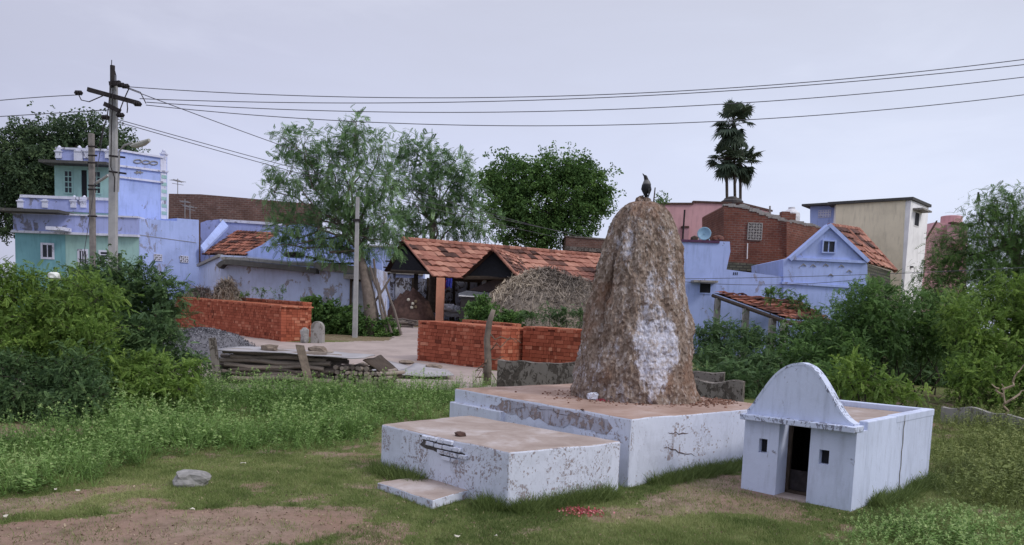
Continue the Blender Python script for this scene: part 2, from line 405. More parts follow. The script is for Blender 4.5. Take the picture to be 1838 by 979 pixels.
def limb(mb, a, b, r0, r1, seg=5, jit=.08, n=6, var=.5, sag=0):
    a = Vector(a); b = Vector(b); L = (b - a).length; pts = []; rs = []
    for i in range(seg + 1):
        t = i / seg; p = a.lerp(b, t)
        if 0 < i < seg: p += Vector((random.gauss(0, 1), random.gauss(0, 1), random.gauss(0, .7))) * jit * L
        p.z += sag * L * math.sin(math.pi * t); pts.append(p); rs.append(r0 + (r1 - r0) * t)
    mb.tube(pts, rs, n, var); return pts

def lobes_px(lst, Y):
    out = []
    for l in lst:
        px, py, r = l[:3]; dy = l[3] if len(l) > 3 else 0; q = l[4] if len(l) > 4 else 1
        c = at(px, py, Y + dy); rr = r * (Y + dy) / FPX; out.append((c.x, c.y, c.z, rr, rr * .9, rr * q))
    return out

def tree(name, lobes, trunk_pts, trunk_r, tm, leafmat, bark, label, cat='tree', per=5, size=1., csz=.3, k=10, droop=.25, twigs=5, group=None, seed=1, inner=.45, floor=None, dmul=3.2):
    rng = np.random.default_rng(seed); random.seed(seed)
    base = Vector(trunk_pts[0]); r = empty(name, base, label, cat, group)
    mb = MB(); mb.tube(trunk_pts, trunk_r, 9, .5)
    top = Vector(trunk_pts[-1]); mid = Vector(trunk_pts[-2])
    for l in lobes:
        c = Vector(l[:3]); s = top if random.random() < .7 else mid
        limb(mb, s, c, trunk_r[-1] * .45, trunk_r[-1] * .16, 5, .05)
        for _ in range(twigs):
            d = Vector((random.gauss(0, 1), random.gauss(0, 1), random.gauss(.2, 1))).normalized()
            limb(mb, c, c + Vector((d.x * l[3], d.y * l[4], d.z * l[5])) * .92, trunk_r[-1] * .12, trunk_r[-1] * .04, 3, .08, 4)
    mb.build('trunk', bark, r, smooth=True)
    V, F, vr = leaf_cloud(lobes, per * dmul, tm, size, csz, k, droop, rng, inner=inner, floor=floor)
    fast_mesh('crown', V, F, vr, leafmat, r)
    return r

# ================================================================== WORLD
SUN_EL, SUN_AZ = R_(42), R_(62)     # direction the light comes from: right of the camera, slightly behind the view axis side
w = bpy.data.worlds.new('World'); scene.world = w; w.use_nodes = True; nt = w.node_tree; nt.nodes.clear()
wo = nt.nodes.new('ShaderNodeOutputWorld'); sky = nt.nodes.new('ShaderNodeTexSky'); sky.sky_type = 'NISHITA'; sky.sun_disc = False
sky.sun_elevation = SUN_EL; sky.sun_rotation = R_(118); sky.dust_density = 3
b1 = nt.nodes.new('ShaderNodeBackground'); b1.inputs[1].default_value = .07; nt.links.new(sky.outputs[0], b1.inputs[0])
tc = nt.nodes.new('ShaderNodeTexCoord'); sp = nt.nodes.new('ShaderNodeSeparateXYZ'); nt.links.new(tc.outputs['Generated'], sp.inputs[0])
mr = nt.nodes.new('ShaderNodeMapRange'); mr.inputs[1].default_value = -.65; mr.inputs[2].default_value = .6; nt.links.new(sp.outputs[0], mr.inputs[0])
cl = noise_n(nt, mapped(nt, tc.outputs['Generated'], (1.2, 1.2, 3.5)), 1.6, 5, .5)
ad = N(nt, 'ShaderNodeMath', operation='MULTIPLY_ADD'); nt.links.new(cl, ad.inputs[0]); ad.inputs[1].default_value = .35; nt.links.new(mr.outputs[0], ad.inputs[2])
ccol = ramp(nt, ad.outputs[0], [(.08, (.46, .475, .62)), (.45, (.62, .65, .85)), (.8, (.71, .765, .97)), (1.0, (.74, .80, .99))])
mz = nt.nodes.new('ShaderNodeMapRange'); mz.inputs[1].default_value = .18; mz.inputs[2].default_value = .50; nt.links.new(sp.outputs[2], mz.inputs[0])
ccol = mix(nt, mz.outputs[0], ccol, (.55, .555, .64))
cl2 = noise_n(nt, mapped(nt, tc.outputs['Generated'], (1.5, 1.5, 5.5), (3, 1, 2)), 2.3, 7, .55, .4)
ccol = mix(nt, ramp(nt, cl2, [(.38, 0.), (.66, .16)]), ccol, (.50, .50, .58)); ccol = mix(nt, ramp(nt, cl2, [(.30, .16), (.46, 0.)]), ccol, (.86, .88, 1.0))
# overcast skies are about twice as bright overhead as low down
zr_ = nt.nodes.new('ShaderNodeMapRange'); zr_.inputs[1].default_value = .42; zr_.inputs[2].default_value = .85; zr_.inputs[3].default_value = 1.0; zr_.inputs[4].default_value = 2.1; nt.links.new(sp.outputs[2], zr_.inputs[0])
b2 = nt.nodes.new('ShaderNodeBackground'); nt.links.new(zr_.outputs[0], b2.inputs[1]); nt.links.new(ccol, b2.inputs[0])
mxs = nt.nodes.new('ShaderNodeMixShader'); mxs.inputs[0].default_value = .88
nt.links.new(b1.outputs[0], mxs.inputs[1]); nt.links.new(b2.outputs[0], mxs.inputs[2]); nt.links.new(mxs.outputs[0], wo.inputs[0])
sl = bpy.data.lights.new('sun', 'SUN'); sl.energy = 1.3; sl.angle = R_(14); sl.color = (1, .95, .88)
so = bpy.data.objects.new('sun', sl); COL.objects.link(so)
dv = Vector((math.cos(SUN_EL) * math.cos(R_(-28)), math.cos(SUN_EL) * math.sin(R_(-28)), math.sin(SUN_EL)))
so.rotation_euler = dv.to_track_quat('Z', 'Y').to_euler(); so.location = (20, -10, 30)
scene.view_settings.view_transform = 'Standard'; scene.view_settings.look = 'None'; scene.view_settings.exposure = .14; scene.view_settings.gamma = 1

# ================================================================== GROUND
def gpoly(pts): return [tuple(onz(px, py, 0)[:2]) if py > 760 else tuple(gnd(px, py)[:2]) for px, py in pts]
DIRT1 = gpoly([(-200, 945), (120, 925), (330, 918), (520, 914), (640, 928), (600, 955), (480, 975), (400, 1080), (-300, 1150)])
DIRT2 = gpoly([(-60, 912), (130, 885), (270, 868), (262, 882), (140, 902), (-60, 935)])
DIRT3 = gpoly([(1130, 905), (1210, 868), (1330, 860), (1440, 905), (1430, 935), (1270, 925), (1180, 930)])
DIRT4 = gpoly([(-100, 765), (110, 752), (190, 765), (160, 782), (-100, 795)])
DIRT5 = gpoly([(560, 905), (820, 925), (1000, 935), (1120, 945), (1100, 985), (700, 985), (560, 970)])
WEED1 = gpoly([(-150, 905), (60, 893), (150, 880), (200, 850), (330, 826), (450, 822), (560, 812), (640, 806), (683, 800), (683, 770), (815, 748), (830, 705), (1030, 693), (1030, 684), (880, 692), (740, 698), (600, 702), (380, 702), (280, 706), (150, 735), (-150, 800)])
WEED2 = gpoly([(1662, 905), (1680, 850), (1668, 760), (1640, 735), (1750, 745), (2050, 790), (2050, 960), (1760, 925)])
WEED3 = gpoly([(1470, 979), (1560, 935), (1660, 905), (1760, 920), (2000, 940), (2000, 1100), (1400, 1080)])
ROAD = [tuple(gnd(px, py)[:2]) for px, py in [(-40, 640), (120, 610), (270, 592), (330, 590), (500, 612), (555, 617), (700, 612), (722, 598), (690, 578), (760, 575), (800, 590), (760, 640), (900, 668), (1010, 680), (1060, 695), (900, 700), (640, 706), (400, 704), (300, 690), (100, 700), (-40, 710)]]

def soft(x, y, poly, wob=.35):
    n = (fbm(x * 1.7 + 40, y * 1.7, 4) - .5) * 2 * wob; m = (fbm(x * 1.7 + 90, y * 1.7 + 70, 4) - .5) * 2 * wob
    return inpoly(x + n, y + m, poly)
def soil_mask(x, y):
    s = np.zeros(np.shape(x))
    for p, a in ((DIRT1, 1.), (DIRT2, .72), (DIRT3, .62), (DIRT4, .9), (DIRT5, .30)): s = np.maximum(s, soft(x, y, p) * a)
    s = np.maximum(s, np.clip((fbm(x * .9, y * .9 + 9, 5) - .52) * 3, 0, .30) + np.clip((fbm(x * 3.1, y * 3.1 + 9, 3) - .5) * 2, 0, .35))
    return s

def grid_mesh(xs, ys):
    X, Y = np.meshgrid(xs, ys); V = np.stack([X.ravel(), Y.ravel(), terr(X, Y).ravel()], 1); nx = len(xs)
    i, j = np.meshgrid(np.arange(nx - 1), np.arange(len(ys) - 1)); a = (j * nx + i).ravel()
    return V, np.stack([a, a + 1, a + nx + 1, a + nx], 1)
def cat_axis(*segs): return np.unique(np.concatenate([np.arange(a, b, s) for a, b, s in segs]))
xs = cat_axis((-900, -60, 60), (-60, -14, 2), (-14, 10, .09), (10, 60, 2), (60, 960, 60)); ys = cat_axis((-60, 3, 3), (3, 13, .09), (13, 30, .4), (30, 80, 2), (80, 1500, 80))
V, F = grid_mesh(xs, ys); C = V[F].mean(1); sv = soil_mask(C[:, 0], C[:, 1]); far = C[:, 1] > 30; sv = np.where(far, .5, sv)
gm, gnt, gb = new_mat('ground_soil_and_turf')
ga = N(gnt, 'ShaderNodeAttribute', attribute_name='var'); gc = coords(gnt)
n1 = noise_n(gnt, gc, 3.2, 8, .7); n2 = noise_n(gnt, gc, 22, 6, .75); n3 = noise_n(gnt, gc, .8, 4)
soilc = ramp(gnt, n1, [(.3, (.16, .115, .085)), (.5, (.26, .19, .15)), (.72, (.37, .29, .235))])
soilc = mix(gnt, ramp(gnt, n3, [(.42, 0.), (.62, .7)]), soilc, (.235, .145, .11))
turf = ramp(gnt, n2, [(.3, (.075, .095, .036)), (.55, (.15, .17, .065)), (.75, (.24, .21, .12))])
sm = N(gnt, 'ShaderNodeMath', operation='MULTIPLY_ADD'); gnt.links.new(n2, sm.inputs[0]); sm.inputs[1].default_value = .9; gnt.links.new(ga.outputs['Fac'], sm.inputs[2])
gcol = mix(gnt, ramp(gnt, sm.outputs[0], [(.86, 0.), (1.2, 1.)]), turf, soilc)
pn = noise_n(gnt, gc, 90, 3, .6)
gcol = mix(gnt, ramp(gnt, noise_n(gnt, gc, 11, 7, .8), [(.52, 0.), (.68, .55)]), gcol, (.12, .095, .065)); gcol = mix(gnt, ramp(gnt, pn, [(.64, 0.), (.70, .6)]), gcol, (.42, .35, .30))
gnt.links.new(gcol, gb.inputs['Base Color']); bump(gnt, gb, n2, .7, .02); gb.inputs['Specular IOR Level'].default_value = .05
g = fast_mesh('ground', V, F, sv, gm, None, Vector((0, 0, 0)), True); g['kind'] = 'structure'; g['label'] = 'soil and worn turf ground of the clearing and village'

xs = np.arange(-26, 8, .14); ys = np.arange(14, 46, .14); V, F = grid_mesh(xs, ys); V[:, 2] += .012; C = V[F].mean(1)
k = soft(C[:, 0], C[:, 1], ROAD, .25); F = F[k]; used = np.unique(F); remap = np.zeros(len(V), int); remap[used] = np.arange(len(used))
rm, rnt, rb = new_mat('pale_worn_road'); rc = coords(rnt)
r1 = noise_n(rnt, mapped(rnt, rc, (1, 1, 1)), .7, 7, .65); r2 = noise_n(rnt, rc, 9, 6, .7)
rcol = ramp(rnt, r1, [(.3, (.27, .225, .21)), (.5, (.37, .31, .29)), (.7, (.46, .385, .36))]); rcol = mix(rnt, ramp(rnt, r2, [(.5, 0.), (.8, .5)]), rcol, (.24, .19, .17))
rnt.links.new(rcol, rb.inputs['Base Color']); bump(rnt, rb, r2, .4, .02); rb.inputs['Specular IOR Level'].default_value = .1
rd = fast_mesh('road', V[used], remap[F], np.full(len(F), .5), rm, None, Vector((0, 0, 0)), True); rd['kind'] = 'structure'; rd['label'] = 'pale dusty village road between the brick stacks and the weeds'

# ================================================================== GRASS AND WEEDS (ground cover)
PLAT_UP = [onz(816, 697, .80), onz(1133, 752, .80)]
dU = Vector((.757, .653, 0)); PLAT_UP += [PLAT_UP[1] + dU * 3.0, PLAT_UP[0] + dU * 3.0]
PLAT_LO = [onz(684, 762, .57), onz(914, 812, .57), onz(1098, 795, .57), onz(816, 748, .57)]
SH = [onz(1322, 742, .90), onz(1536, 768, .90), onz(1668, 735, .90), onz(1520, 716, .90)]
def solid(x, y):
    return inpoly(x, y, PLAT_UP) | inpoly(x, y, PLAT_LO) | inpoly(x, y, SH)
def scatter_area(n, x0, x1, y0, y1, rng):
    t = rng.random(n); yy = y0 * (y1 / y0) ** t; sc = yy / y1
    a0, a1 = x0 / y1, x1 / y1
    return (a0 + (a1 - a0) * rng.random(n)) * yy, yy
rng = np.random.default_rng(3)
# short turf: wedge following the view so density is even on the ground seen
tm = [t_blades(8, .045, .006, .035, s) for s in range(6)]
x, y = scatter_area(120000, -10.2, 9.4, 5.4, 13.5, rng)
s = soil_mask(x, y); keep = (rng.random(len(x)) > s * .97) & ~solid(x, y) & ~inpoly(x, y, ROAD); x, y, s = x[keep], y[keep], s[keep]
P = np.stack([x, y, terr(x, y)], 1); dens = fbm(x * .8 + 5, y * .8, 4)
V, F, vr = place(tm, P, yawm(rng.uniform(0, 6.28, len(x))), rng.uniform(.6, 1.25, len(x)) * (1 - .4 * s), np.clip(dens * 1.5 + fbm(x * 4.5, y * 4.5, 3) * .9 - .70 + rng.normal(size=len(x)) * .12 + .25 * s, 0, 1), rng)
tag(fast_mesh('short_grass', V, F, vr, M['l_grass'], None, Vector((0, 0, 0))), 'short worn turf grass around the whitewashed platform', 'grass', kind='stuff')
# longer grass hugging the masonry and tufts at the edge of the weeds
edges = [(PLAT_LO[0], PLAT_LO[1]), (PLAT_LO[1], PLAT_LO[2]), (PLAT_UP[1], PLAT_UP[2]), (SH[1], SH[2]), (PLAT_LO[0], PLAT_LO[3])]
xx = []; yy = []
for a, b in edges:
    n = int((b - a).length * 330); t = rng.random(n); nrm = Vector(((b - a).y, -(b - a).x, 0)).normalized(); o = np.abs(rng.normal(size=n)) * .10 + .01
    xx.append(a.x + (b.x - a.x) * t + nrm.x * o); yy.append(a.y + (b.y - a.y) * t + nrm.y * o)
xx = np.concatenate(xx); yy = np.concatenate(yy); kk = fbm(xx * 1.3, yy * 1.3 + 20, 3) > .38; xx, yy = xx[kk], yy[kk]; kk = ~solid(xx, yy); xx, yy = xx[kk], yy[kk]
tm = [t_blades(14, .15, .008, .035, s + 20) for s in range(5)]
P = np.stack([xx, yy, terr(xx, yy)], 1)
V, F, vr = place(tm, P, yawm(rng.uniform(0, 6.28, len(xx))), rng.uniform(.5, 1.2, len(xx)), np.clip(rng.normal(.25, .15, len(xx)), 0, 1), rng)
tag(fast_mesh('long_grass', V, F, vr, M['l_grass'], None, Vector((0, 0, 0))), 'longer darker grass growing along the foot of the masonry', 'grass', kind='stuff')

x, y = scatter_area(9000, -9.5, 9, 5.6, 12.5, rng); k = ~solid(x, y); x, y = x[k], y[k]
P = np.stack([x, y, terr(x, y) + .006], 1); A = rng.normal(size=P.shape); A[:, 2] *= .15
V, F, vr = place([t_tuft(2, .01, .035, .018, s + 90) for s in range(4)], P, frames(A, rng), rng.uniform(.4, 1.3, len(x)) * .8, np.clip(rng.normal(.45, .3, len(x)), 0, 1), rng)
M['debris'] = var_mat('dry_leaf_debris', [(0, (.10, .065, .045)), (.5, (.27, .20, .14)), (1, (.46, .38, .27))], .9, .3, 8, 0)
tag(fast_mesh('leaf_litter', V, F, vr, M['debris'], None, Vector((0, 0, 0))), 'dry leaves and bits strewn over the lawn and bare soil', 'leaf litter', kind='stuff')
x, y = scatter_area(1700, -9.5, 9, 5.6, 13, rng); k = ~solid(x, y) & (soil_mask(x, y) > .25); x, y = x[k], y[k]; P = np.stack([x, y, terr(x, y)], 1)
V, F, vr = place([t_blades(14, .05, .006, .05, s + 120) for s in range(4)], P, yawm(rng.uniform(0, 6.28, len(x))), rng.uniform(.5, 1.3, len(x)), np.clip(rng.normal(.6, .2, len(x)), 0, 1), rng)
tag(fast_mesh('grass_tufts', V, F, vr, M['l_grass'], None, Vector((0, 0, 0))), 'sparse little grass tufts on the bare soil patches', 'grass', kind='stuff')
herbs = [t_herb(.30, 8, .050, .024, s) for s in range(5)] + [t_herb(.42, 11, .05, .024, s + 7) for s in range(3)] + [t_herb(.22, 5, .085, .05, s + 60) for s in range(3)] + [t_blades(14, .34, .010, .05, s + 70) for s in range(2)]
herbs_n = [t_herb(.2, 7, .045, .02, s + 30) for s in range(5)]
def weed_bed(name, poly, dens, hs, mat, label, rng, tmpl, hmin=.5):
    p = np.array(poly); x0, y0 = p.min(0); x1, y1 = p.max(0); n = int((x1 - x0) * (y1 - y0) * dens)
    x = rng.uniform(x0, x1, n); y = rng.uniform(y0, y1, n)
    k = soft(x, y, poly, .3) & ~solid(x, y) & (rng.random(n) < np.clip(fbm(x * 1.1, y * 1.1 + 3, 3) * 2.2 - .1, .35, 1)) & ~inpoly(x, y, DIRT4)
    k &= (np.abs(x) < y * .74 + .6); x, y = x[k], y[k]
    hv = fbm(x * .75 + 12, y * .75, 3)
    # plants are shorter near the bed's edge
    ed = np.ones(len(x))
    for q in (.25, .5, .8):
        for a in range(6): ed *= np.where(inpoly(x + q * math.cos(a), y + q * math.sin(a), poly), 1, .94)
    S = hs * (hmin + hv) * ed * rng.uniform(.75, 1.25, len(x))
    P = np.stack([x, y, terr(x, y) - .01], 1)
    V, F, vr = place(tmpl, P, yawm(rng.uniform(0, 6.28, len(x))), S, np.clip(.18 + .6 * (fbm(x * 1.6 + 70, y * 1.6, 3) - .2) + rng.normal(size=len(x)) * .10, 0, 1), rng)
    tag(fast_mesh(name, V, F, vr, mat, None, Vector((0, 0, 0))), label, 'weeds', kind='stuff')
weed_bed('weeds', WEED1, 120, 1.05, M['l_herb'], 'thick bed of green leafy weeds behind the lawn left of the platform', rng, herbs)
weed_bed('weeds', WEED2, 130, 1.0, M['l_herb2'], 'olive green weeds beside the small shrine at the right', rng, herbs)
weed_bed('weeds', WEED3, 170, .85, M['l_herb'], 'pale tipped green weeds in the bottom right corner', rng, herbs_n)

# ================================================================== PLATFORM
def zb(p, d=.12): return Vector((p.x, p.y, tz(p.x, p.y) - d))
plat = empty('masonry_platform', Vector((.9, 9.9, 0)), 'two level whitewashed masonry platform with flaking paint under the tall earth mound', 'platform')
cen = lambda P: sum(P, Vector((0, 0, 0))) / len(P)
def worn_block(name, P, z, mat, parent, top_mat=None, bev=.02, sub=26):
    """solid block with slightly uneven edges: subdivided and displaced"""
    bm = bmesh.new(); vb = [bm.verts.new((p.x, p.y, -.15)) for p in P]; vt = [bm.verts.new((p.x, p.y, z)) for p in P]; n = len(P)
    bm.faces.new(vb[::-1]); bm.faces.new(vt)
    for i in range(n): bm.faces.new((vb[i], vb[(i + 1) % n], vt[(i + 1) % n], vt[i]))
    bmesh.ops.bevel(bm, geom=[e for e in bm.edges if max(v.co.z for v in e.verts) > z - .01], offset=bev, segments=2, affect='EDGES', profile=.5)
    bmesh.ops.subdivide_edges(bm, edges=[e for e in bm.edges if e.calc_length() > .3], cuts=sub, use_grid_fill=True)
    for v in bm.verts:
        q = v.co; a = mnoise.noise(q * 2.2) * .010 + mnoise.noise(q * 9) * .004
        v.co = q + Vector((mnoise.noise(q * 2.2 + Vector((9, 0, 0))) * .008, a * .6, a if q.z > .02 else 0))
    mb = MB(); mb.add([v.co for v in bm.verts], [])
    bm.verts.index_update(); fs = [tuple(v.index for v in f.verts) for f in bm.faces]; mb.f = fs; mb.var = [.5] * len(fs); bm.free()
    o = mb.build(name, mat, parent)
    if top_mat:
        o.data.materials.append(top_mat)
        for p in o.data.polygons:
            if p.normal.z > .8: p.material_index = 1
    return o
def dusty(name, a, b, edge):
    m, nt, bs = new_mat(name); co = coords(nt, 'UV'); f = noise_n(nt, co, 1.5, 7, .65, .5); g2 = noise_n(nt, co, 11, 6, .75)
    c = ramp(nt, f, [(.32, a), (.52, b), (.68, edge)]); c = mix(nt, ramp(nt, g2, [(.56, 0.), (.75, .6)]), c, tuple(x * .55 for x in a))
    nt.links.new(c, bs.inputs['Base Color']); bs.inputs['Specular IOR Level'].default_value = .05; bump(nt, bs, g2, .5, .012); return m
M['top_earth'] = dusty('earth_strewn_top', (.27, .185, .15), (.36, .26, .22), (.44, .35, .32))
M['top_plaster'] = dusty('stained_plaster_top', (.27, .215, .19), (.36, .30, .275), (.47, .43, .43))
worn_block('upper_block', PLAT_UP, .80, M['wash'], plat, M['top_earth'])
cU = PLAT_UP[0]; dn = (PLAT_UP[1] - PLAT_UP[0]).normalized()
lo = [PLAT_LO[0], PLAT_LO[1], PLAT_LO[2] + dU * .15, PLAT_LO[3] + dU * .25]
worn_block('lower_block', lo, .57, M['wash_low'], plat, M['top_plaster'])
# narrow plinth ledge at the far left foot of the upper block
a = PLAT_UP[0]; nL = Vector((-dU.x, -dU.y, 0))
led = [a + nL * .07 - dn * .02, a + dn * 1.25 + nL * .07, a + dn * 1.25 + dU * .1, a + dU * .1 - dn * .02]
mb = MB(); mb.hexa([Vector((p.x, p.y, -.1)) for p in led] + [Vector((p.x, p.y, .60)) for p in led]); mb.build('plinth_ledge', M['wash'], plat, bevel=.012)
# exposed bricks where plaster has fallen away
PLf = (PLAT_LO[1] - PLAT_LO[0]); fl = PLf.length; PLf.normalize(); fn = Vector((PLf.y, -PLf.x, 0))
if fn.y > 0: fn = -fn
mb = MB(); core = MB()
random.seed(4)
for r, (s0, s1) in enumerate([(.80, 1.36), (.86, 1.42), (1.06, 1.46), (1.14, 1.44)]):
    s = s0 + random.uniform(0, .05)
    while s < s1:
        L = random.uniform(.10, .17); c = PLAT_LO[0] + PLf * (s + L / 2) + fn * random.uniform(.0, .012); c = Vector((c.x, c.y, .535 - r * .058 + random.uniform(-.004, .004)))
        mb.box(c, (L - .018, .05, .042), math.atan2(PLf.y, PLf.x) + random.uniform(-.03, .03), random.random()); s += L
mb.build('exposed_brick', M['wash_low'], plat, bevel=.006)
pts = []
for i in range(22):
    a_ = i / 22 * 2 * math.pi; rr = 1 + .22 * math.sin(5 * a_ + 1) + random.uniform(-.12, .12)
    s = 1.13 + .36 * rr * math.cos(a_) ; z = .465 + .10 * rr * math.sin(a_) - .05 * math.cos(a_); z = min(z, .548); q = PLAT_LO[0] + PLf * s + fn * .004; pts.append(Vector((q.x, q.y, z)))
core.prism(pts, -fn * .05 + Vector((0, 0, 0))); core.build('broken_plaster', plain('old_mortar', (.085, .078, .08), .95, .5, 20), plat)
M['wash_worn'] = limewash('rain_worn_wash', (.42, .42, .49), (.20, .18, .19), 1.32, (.33, .26, .24), 4.5, 2.0)
def worn_patch(A, B, nrm, s0, s1, z0, z1, seed):
    rn_ = random.Random(seed); d = (B - A).normalized(); up = []; lo2 = []; n = 26
    for i in range(n + 1):
        s_ = s0 + (s1 - s0) * i / n; e = max(0.0, math.sin(math.pi * i / n)) ** .12; zm = (z0 + z1) / 2
        up.append(A + d * s_ + nrm * .004 + Vector((0, 0, zm + (z1 - zm) * e * rn_.uniform(.8, 1) - A.z))); lo2.append(A + d * s_ + nrm * .004 + Vector((0, 0, zm - (zm - z0) * e * rn_.uniform(.45, 1.05) - A.z)))
    m = MB()
    for i in range(n): m.hexa([lo2[i] - nrm * .015, lo2[i + 1] - nrm * .015, lo2[i + 1], lo2[i], up[i] - nrm * .015, up[i + 1] - nrm * .015, up[i + 1], up[i]])
    m.build('worn_plaster', M['wash_worn'], plat)
worn_patch(PLAT_UP[0], PLAT_UP[1], -dU, .85, 3.35, .54, .775, 3)
# cracks: thin irregular dark fissures
def crack(A, B, nrm, path, wd, name='crack'):
    m = MB(); d = (B - A).normalized(); P = [A + d * s for s, z in path]
    pp = [Vector((p.x, p.y, z)) + nrm * .004 for p, (s, z) in zip(P, path)]
    up = []; dnn = []
    for i, p in enumerate(pp):
        q = wd * (0.2 + math.sin(math.pi * i / (len(pp) - 1))) * random.uniform(.5, 1.3); up.append(p + Vector((0, 0, q))); dnn.append(p - Vector((0, 0, q)))
    for i in range(len(pp) - 1): m.hexa([dnn[i] - nrm * .01, dnn[i + 1] - nrm * .01, dnn[i + 1], dnn[i], up[i] - nrm * .01, up[i + 1] - nrm * .01, up[i + 1], up[i]])
    m.build(name, M['soil_dark'], plat)
rn = Vector((dU.y, -dU.x, 0))
def jpath(s0, z0, s1, z1, n): return [(s0 + (s1 - s0) * i / n + random.uniform(-.012, .012), z0 + (z1 - z0) * i / n + random.uniform(-.018, .018)) for i in range(n + 1)]
crack(PLAT_UP[1], PLAT_UP[2], rn, jpath(.62, .44, 1.22, .27, 9), .006)
crack(PLAT_UP[1], PLAT_UP[2], rn, jpath(.66, .60, 1.05, .56, 7), .006)
nU = -dU
crack(PLAT_UP[0], PLAT_UP[1], nU, jpath(1.0, .74, 3.3, .71, 22), .0035)
crack(PLAT_UP[0], PLAT_UP[1], nU, jpath(1.35, .62, 1.75, .73, 6), .005)
# stone slab step
mb = MB(); st = [onz(677, 866, .085), onz(777, 898, .085), onz(832, 880, .085), onz(737, 856, .085)]
st[2] += dU * .12; st[3] += dU * .12
stp = worn_block('stone_step', st, .085, M['wash_low'], None, M['top_plaster'], .01, 10)
tag(stp, 'low flat slab step at the left foot of the lower platform', 'step')

# ================================================================== EARTH MOUND
MC = at(1146, 706, 11.35); MC = Vector((MC.x, 11.35, .79)); MC.x = (1146 - 919) / 1430 * 11.9 * .97
def rowz(py): return at(1146, py, 11.3).z
sil = [(722, 1036, 1253), (700, 1030, 1250), (670, 1034, 1246), (640, 1040, 1244), (600, 1047, 1246), (560, 1054, 1240), (520, 1059, 1234), (480, 1066, 1229), (440, 1078, 1225), (410, 1087, 1219), (390, 1097, 1212), (375, 1108, 1203), (366, 1122, 1190), (362, 1140, 1172)]
zz = [at(1146, s[0], 11.3).z for s in sil]; zz[0] = .76
cl_ = [at((s[1] + s[2]) / 2, s[0], 11.3).x for s in sil]; rr_ = [(s[2] - s[1]) / 2 / FPX * 11.5 for s in sil]
NZ, NA = 230, 300
Z = np.concatenate([np.linspace(zz[0], zz[-1], NZ - 24), np.full(24, zz[-1])]); cx_ = np.interp(Z, zz, cl_); rad = np.interp(Z, zz, rr_) * (.985 - .11 * np.clip((Z - .8) / 2.6, 0, 1) - .06 * np.clip((Z - 3.0) / .5, 0, 1))
rad[-24:] = rad[-25] * np.linspace(1, .0, 25)[1:]; Z[-24:] = zz[-1] + .03 * np.sqrt(np.linspace(0, 1, 24))
V = np.zeros((NZ * NA, 3)); k = 0
for i in range(NZ):
    for j in range(NA):
        a = 2 * math.pi * j / NA; ca, sa = math.cos(a), math.sin(a); z = Z[i]; p = Vector((ca * 1.1, sa * 1.1, z * .9))
        n1 = mnoise.fractal(p * 1.5, .9, 2.1, 4); n2 = mnoise.noise(p * 7); n3 = abs(mnoise.noise(p * 13 + Vector((3, 3, 3)))); n4 = abs(mnoise.noise(Vector((p.x * 30, p.y * 30, p.z * 22))))
        groove = mnoise.noise(Vector((ca * 3.2, sa * 3.2, z * .55)))
        f = min(1, rad[i] / .25); n5 = mnoise.noise(Vector((p.x * 4, p.y * 4, p.z * 2.2 + 9))); d = .02 + n1 * .035 + n5 * .035 + n2 * .03 - n3 * .04 - n4 * .034 + groove * .028
        # deep crevice on the camera's left flank, bulging lip on the right
        ang = math.atan2(sa, ca); aw = -2.45 - .06 * (2.4 - z) + .07 * math.sin(z * 5.3); d -= .22 * math.exp(-((ang - aw) / (.075 + .02 * math.sin(z * 9))) ** 2) * math.exp(-((z - 2.35) / .62) ** 4)
        d -= .09 * math.exp(-((ang + 2.25) / .10) ** 2) * math.exp(-((z - .95) / .09) ** 2)
        d += .07 * math.exp(-((ang + .12) / .22) ** 2) * math.exp(-((z - 1.85) / .17) ** 2)
        d -= .05 * math.exp(-((ang + .35) / .12) ** 2) * math.exp(-((z - 1.9) / .3) ** 2)
        if z < .98: d += (.98 - z) * .18 * (1 + mnoise.noise(p * 3))
        r = rad[i] + d * f; V[k] = (cx_[i] + ca * r, 11.35 + sa * r * .92, z + (n3 * .03 * f if i < NZ - 24 else (n2 + n4) * .05)); k += 1
i, j = np.meshgrid(np.arange(NZ - 1), np.arange(NA), indexing='ij'); j2 = (j + 1) % NA
F = np.stack([i * NA + j, i * NA + j2, (i + 1) * NA + j2, (i + 1) * NA + j], -1).reshape(-1, 4)
mm, nt, b = new_mat('mound_earth_and_old_limewash'); co = coords(nt)
v1 = N(nt, 'ShaderNodeTexVoronoi'); v1.inputs['Scale'].default_value = 30; nt.links.new(mapped(nt, co, (1, 1, .55)), v1.inputs['Vector'])
vw = N(nt, 'ShaderNodeSeparateColor'); nt.links.new(v1.outputs['Color'], vw.inputs[0])
base = ramp(nt, noise_n(nt, mapped(nt, co, (1, 1, .5)), 6.5, 9, .78), [(.32, (.075, .056, .046)), (.46, (.20, .15, .118)), (.60, (.33, .27, .225)), (.74, (.50, .455, .42))])
base = mix(nt, .45, base, ramp(nt, vw.outputs[0], [(0, (.10, .07, .06)), (.5, (.25, .18, .145)), (.85, (.40, .33, .29)), (1, (.58, .54, .54))]))
base = mix(nt, ramp(nt, noise_n(nt, co, 1.3, 3), [(.54, 0.), (.66, .5)]), base, (.22, .11, .065))
